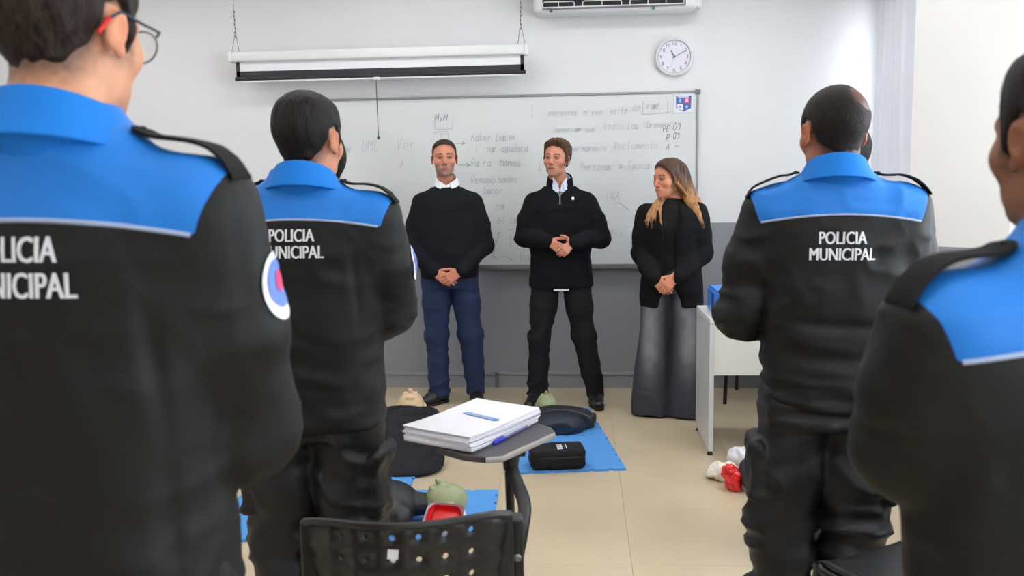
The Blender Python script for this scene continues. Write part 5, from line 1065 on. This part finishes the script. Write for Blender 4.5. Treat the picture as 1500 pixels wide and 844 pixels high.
# pale head, black shirt, on the left
A0 = on_z(603, 606, .08); mk = manikin('training manikin with pale head dressed in a loose black shirt, behind the papers', (A0[0], A0[1], .012), radians(8), None, None)
man_head(mk, (0, -.03, .12), .112, M['manikin_beige'])
F = Field(.009); F.add(rcone((-.16, -.24, .08), (.12, -.24, .08), .075, .072)).add(ell((-.02, -.42, .08), (.19, .34, .09)), .05).add(rcone((.12, -.26, .07), (.19, -.50, .045), .058, .042), .04).add(rcone((-.16, -.26, .07), (-.25, -.50, .05), .058, .045), .04)
F.add(loft([(.0, .20, .20, .01, -.80), (.03, .19, .19, .01, -.79), (.07, .15, .15, 0, -.76)], 2.6), .05).add(rcone((0, -.12, .08), (0, -.2, .08), .05, .06), .03)
F.cut(lambda x, y, z: -z+0*x+0*y); cloth('shirt', F, mk, M['black_cloth'], wr=[(.012, 7, 7, 10, 3, lambda V: sstep(.0, .03, V[:, 2])), (.006, 16, 16, 16, 8, lambda V: sstep(.0, .03, V[:, 2]))])
# nearer one on its side: olive face, black body, red cushion
C0 = on_z(655, 742, .07); mk = manikin('training manikin lying beside the chair, olive head on the right and black body', (C0[0], C0[1], .012), radians(-78), None, None)
man_head(mk, (0, .01, .085), .092, M['manikin_green'], yaw=radians(8))
F = Field(.007); F.add(ell((-.02, -.27, .085), (.14, .15, .095))).add(rcone((-.14, -.22, .07), (.12, -.22, .07), .062, .062), .04).cut(lambda x, y, z: -z+0*x+0*y); V, Q = F.build(); np_mesh('chest', V, Q, mk, M['manikin_black'])
MB().cyl((0, -.06, .075), (0, -.16, .080), .044, .056, 24).build('neck', M['manikin_black'], mk, smooth=True)
c_ = on_z(655, 750, .06); rp = empty('red_pad', (c_[0]+.01, c_[1]-.13, .012), radians(-12)); tag(rp, 'red pad with a white rim leaning by the olive manikin head', 'pad')
R_ = Matrix.Rotation(radians(38), 3, 'X'); MB().box((0, 0, .062), (.17, .13, .016), bev=.035, seg=4, rot=R_).build('white_rim', M['paper'], rp, smooth=True); MB().box((0, -.005, .069), (.145, .105, .018), bev=.03, seg=4, rot=R_).build('red_face', M['red'], rp, smooth=True)
# ------------------------------------------------------------------ black zip pouch
b0, b1 = on_z(777, 691, .012), on_z(853, 688, .012); bc = (b0+b1)/2; bw = np.linalg.norm(b1-b0); po = empty('zip_pouch', (bc[0], bc[1]+.072, .014), math.atan2((b1-b0)[1], (b1-b0)[0])); tag(po, 'black zipped first aid pouch with white lettering on the blue mat', 'pouch')
F = Field(.0055); F.add(rbox((0, 0, .054), (bw/2+.008, .074, .054), None, .026)); bo_, bv2 = cloth('pouch_body', F, po, M['black_cloth'], wr=[(.005, 9, 9, 14, 3, lambda V: sstep(.0, .03, V[:, 2])), (.003, 22, 22, 22, 8, None)])
MB().tube([(x, y, .066) for x, y in [(-bw/2-.006, -.05), (-bw/2+.02, -.075), (bw/2-.02, -.075), (bw/2+.006, -.05), (bw/2+.006, .05), (bw/2-.02, .075), (-bw/2+.02, .075), (-bw/2-.006, .05)]], .0045, n=8, closed=True).build('zip', M['black_plastic'], po, smooth=True)
v, f = text_mesh('nau', .055, .0018); v = [(-y, x*1.0) for x, y in v]; project_shape('lettering', v, f, bo_, M['letter'], bv2, (0.008, -.022, .4), (0, 0, -1), (1, 0, 0), (0, 1, 0), off=.0025, maxe=.02)
project_shape('lettering', [(.036, -.034), (.041, -.034), (.041, .040), (.036, .040)], [(0, 1, 2, 3)], bo_, M['letter'], bv2, (0.008, -.022, .4), (0, 0, -1), (1, 0, 0), (0, 1, 0), off=.0025)
# ------------------------------------------------------------------ dark holdall, red cellophane and gauze at the right
g0 = on_z(1083, 727, 0); hb_ = empty('holdall', (g0[0]+.36, g0[1]+.10, 0), radians(4)); tag(hb_, 'dark holdall with white letters on the floor behind the cropped-haired officer', 'bag')
F = Field(.007); F.add(rcone((-.27, 0, .085), (.24, 0, .085), .082, .085)).cut(lambda x, y, z: -z+.002+0*x+0*y); ho, bvh_ = cloth('bag_body', F, hb_, mat('dark_blue_nylon', rgb(44, 46, 62), .6, bump=.4, bscale=300), wr=[(.006, 9, 9, 9, 3, None)])
v, f = text_mesh('AS', .085, .003); project_shape('lettering', v, f, ho, M['letter'], bvh_, (.175, -.5, .095), (0, 1, 0), (1, 0, 0), (0, 0, 1), off=.003, maxe=.02)
g1 = on_z(1086, 722, 0); rf = Field(.005); rf.add(ell((0, 0, .055), (.034, .058, .058), rotm(rz=.3, ry=-.3))); rf.cut(lambda x, y, z: -z+.001+0*x+0*y); V, Q = rf.build(); N = normals(V, Q)
V = V+N*(.014*ridge(V*28, 3)+.006*ridge(V*70, 9))[:, None]; V[:, 2] = np.maximum(V[:, 2], .001); rf = np_mesh('cellophane_bundle', V, Q, None, M['red_foil'], smooth=False); rf.location = (g1[0]-.035, g1[1]+.05, 0); tag(rf, 'crumpled shiny red cellophane bundle at the end of the dark bag', 'wrapping')
def crumple(name, c, r, label, cat, seed, m='white_cloth'):
    F = Field(.006); F.add(ell((0, 0, r[2]*.6), r)); F.cut(lambda x, y, z: -z+.001+0*x+0*y); V, Q = F.build(); N = normals(V, Q); V = V+N*(.016*ridge(V*18, seed)+.005*ridge(V*50, seed+2))[:, None]; V[:, 2] = np.maximum(V[:, 2], .001)
    o = np_mesh(name, V, Q, None, M[m]); o.location = c; return tag(o, label, cat)
g2 = on_z(1064, 704, 0); crumple('gauze_heap', (g2[0]-.0, g2[1]+.03, 0), (.085, .06, .045), 'crumpled white gauze beside the red cellophane', 'gauze', 4)
g3 = on_z(1092, 690, 0); crumple('folded_cloth', (g3[0]+.03, g3[1]+.12, 0), (.09, .06, .06), 'pale folded cloth behind the dark bag', 'cloth', 14, 'paper')
for x, y in ((.045, -.02), (.03, .03)): pass
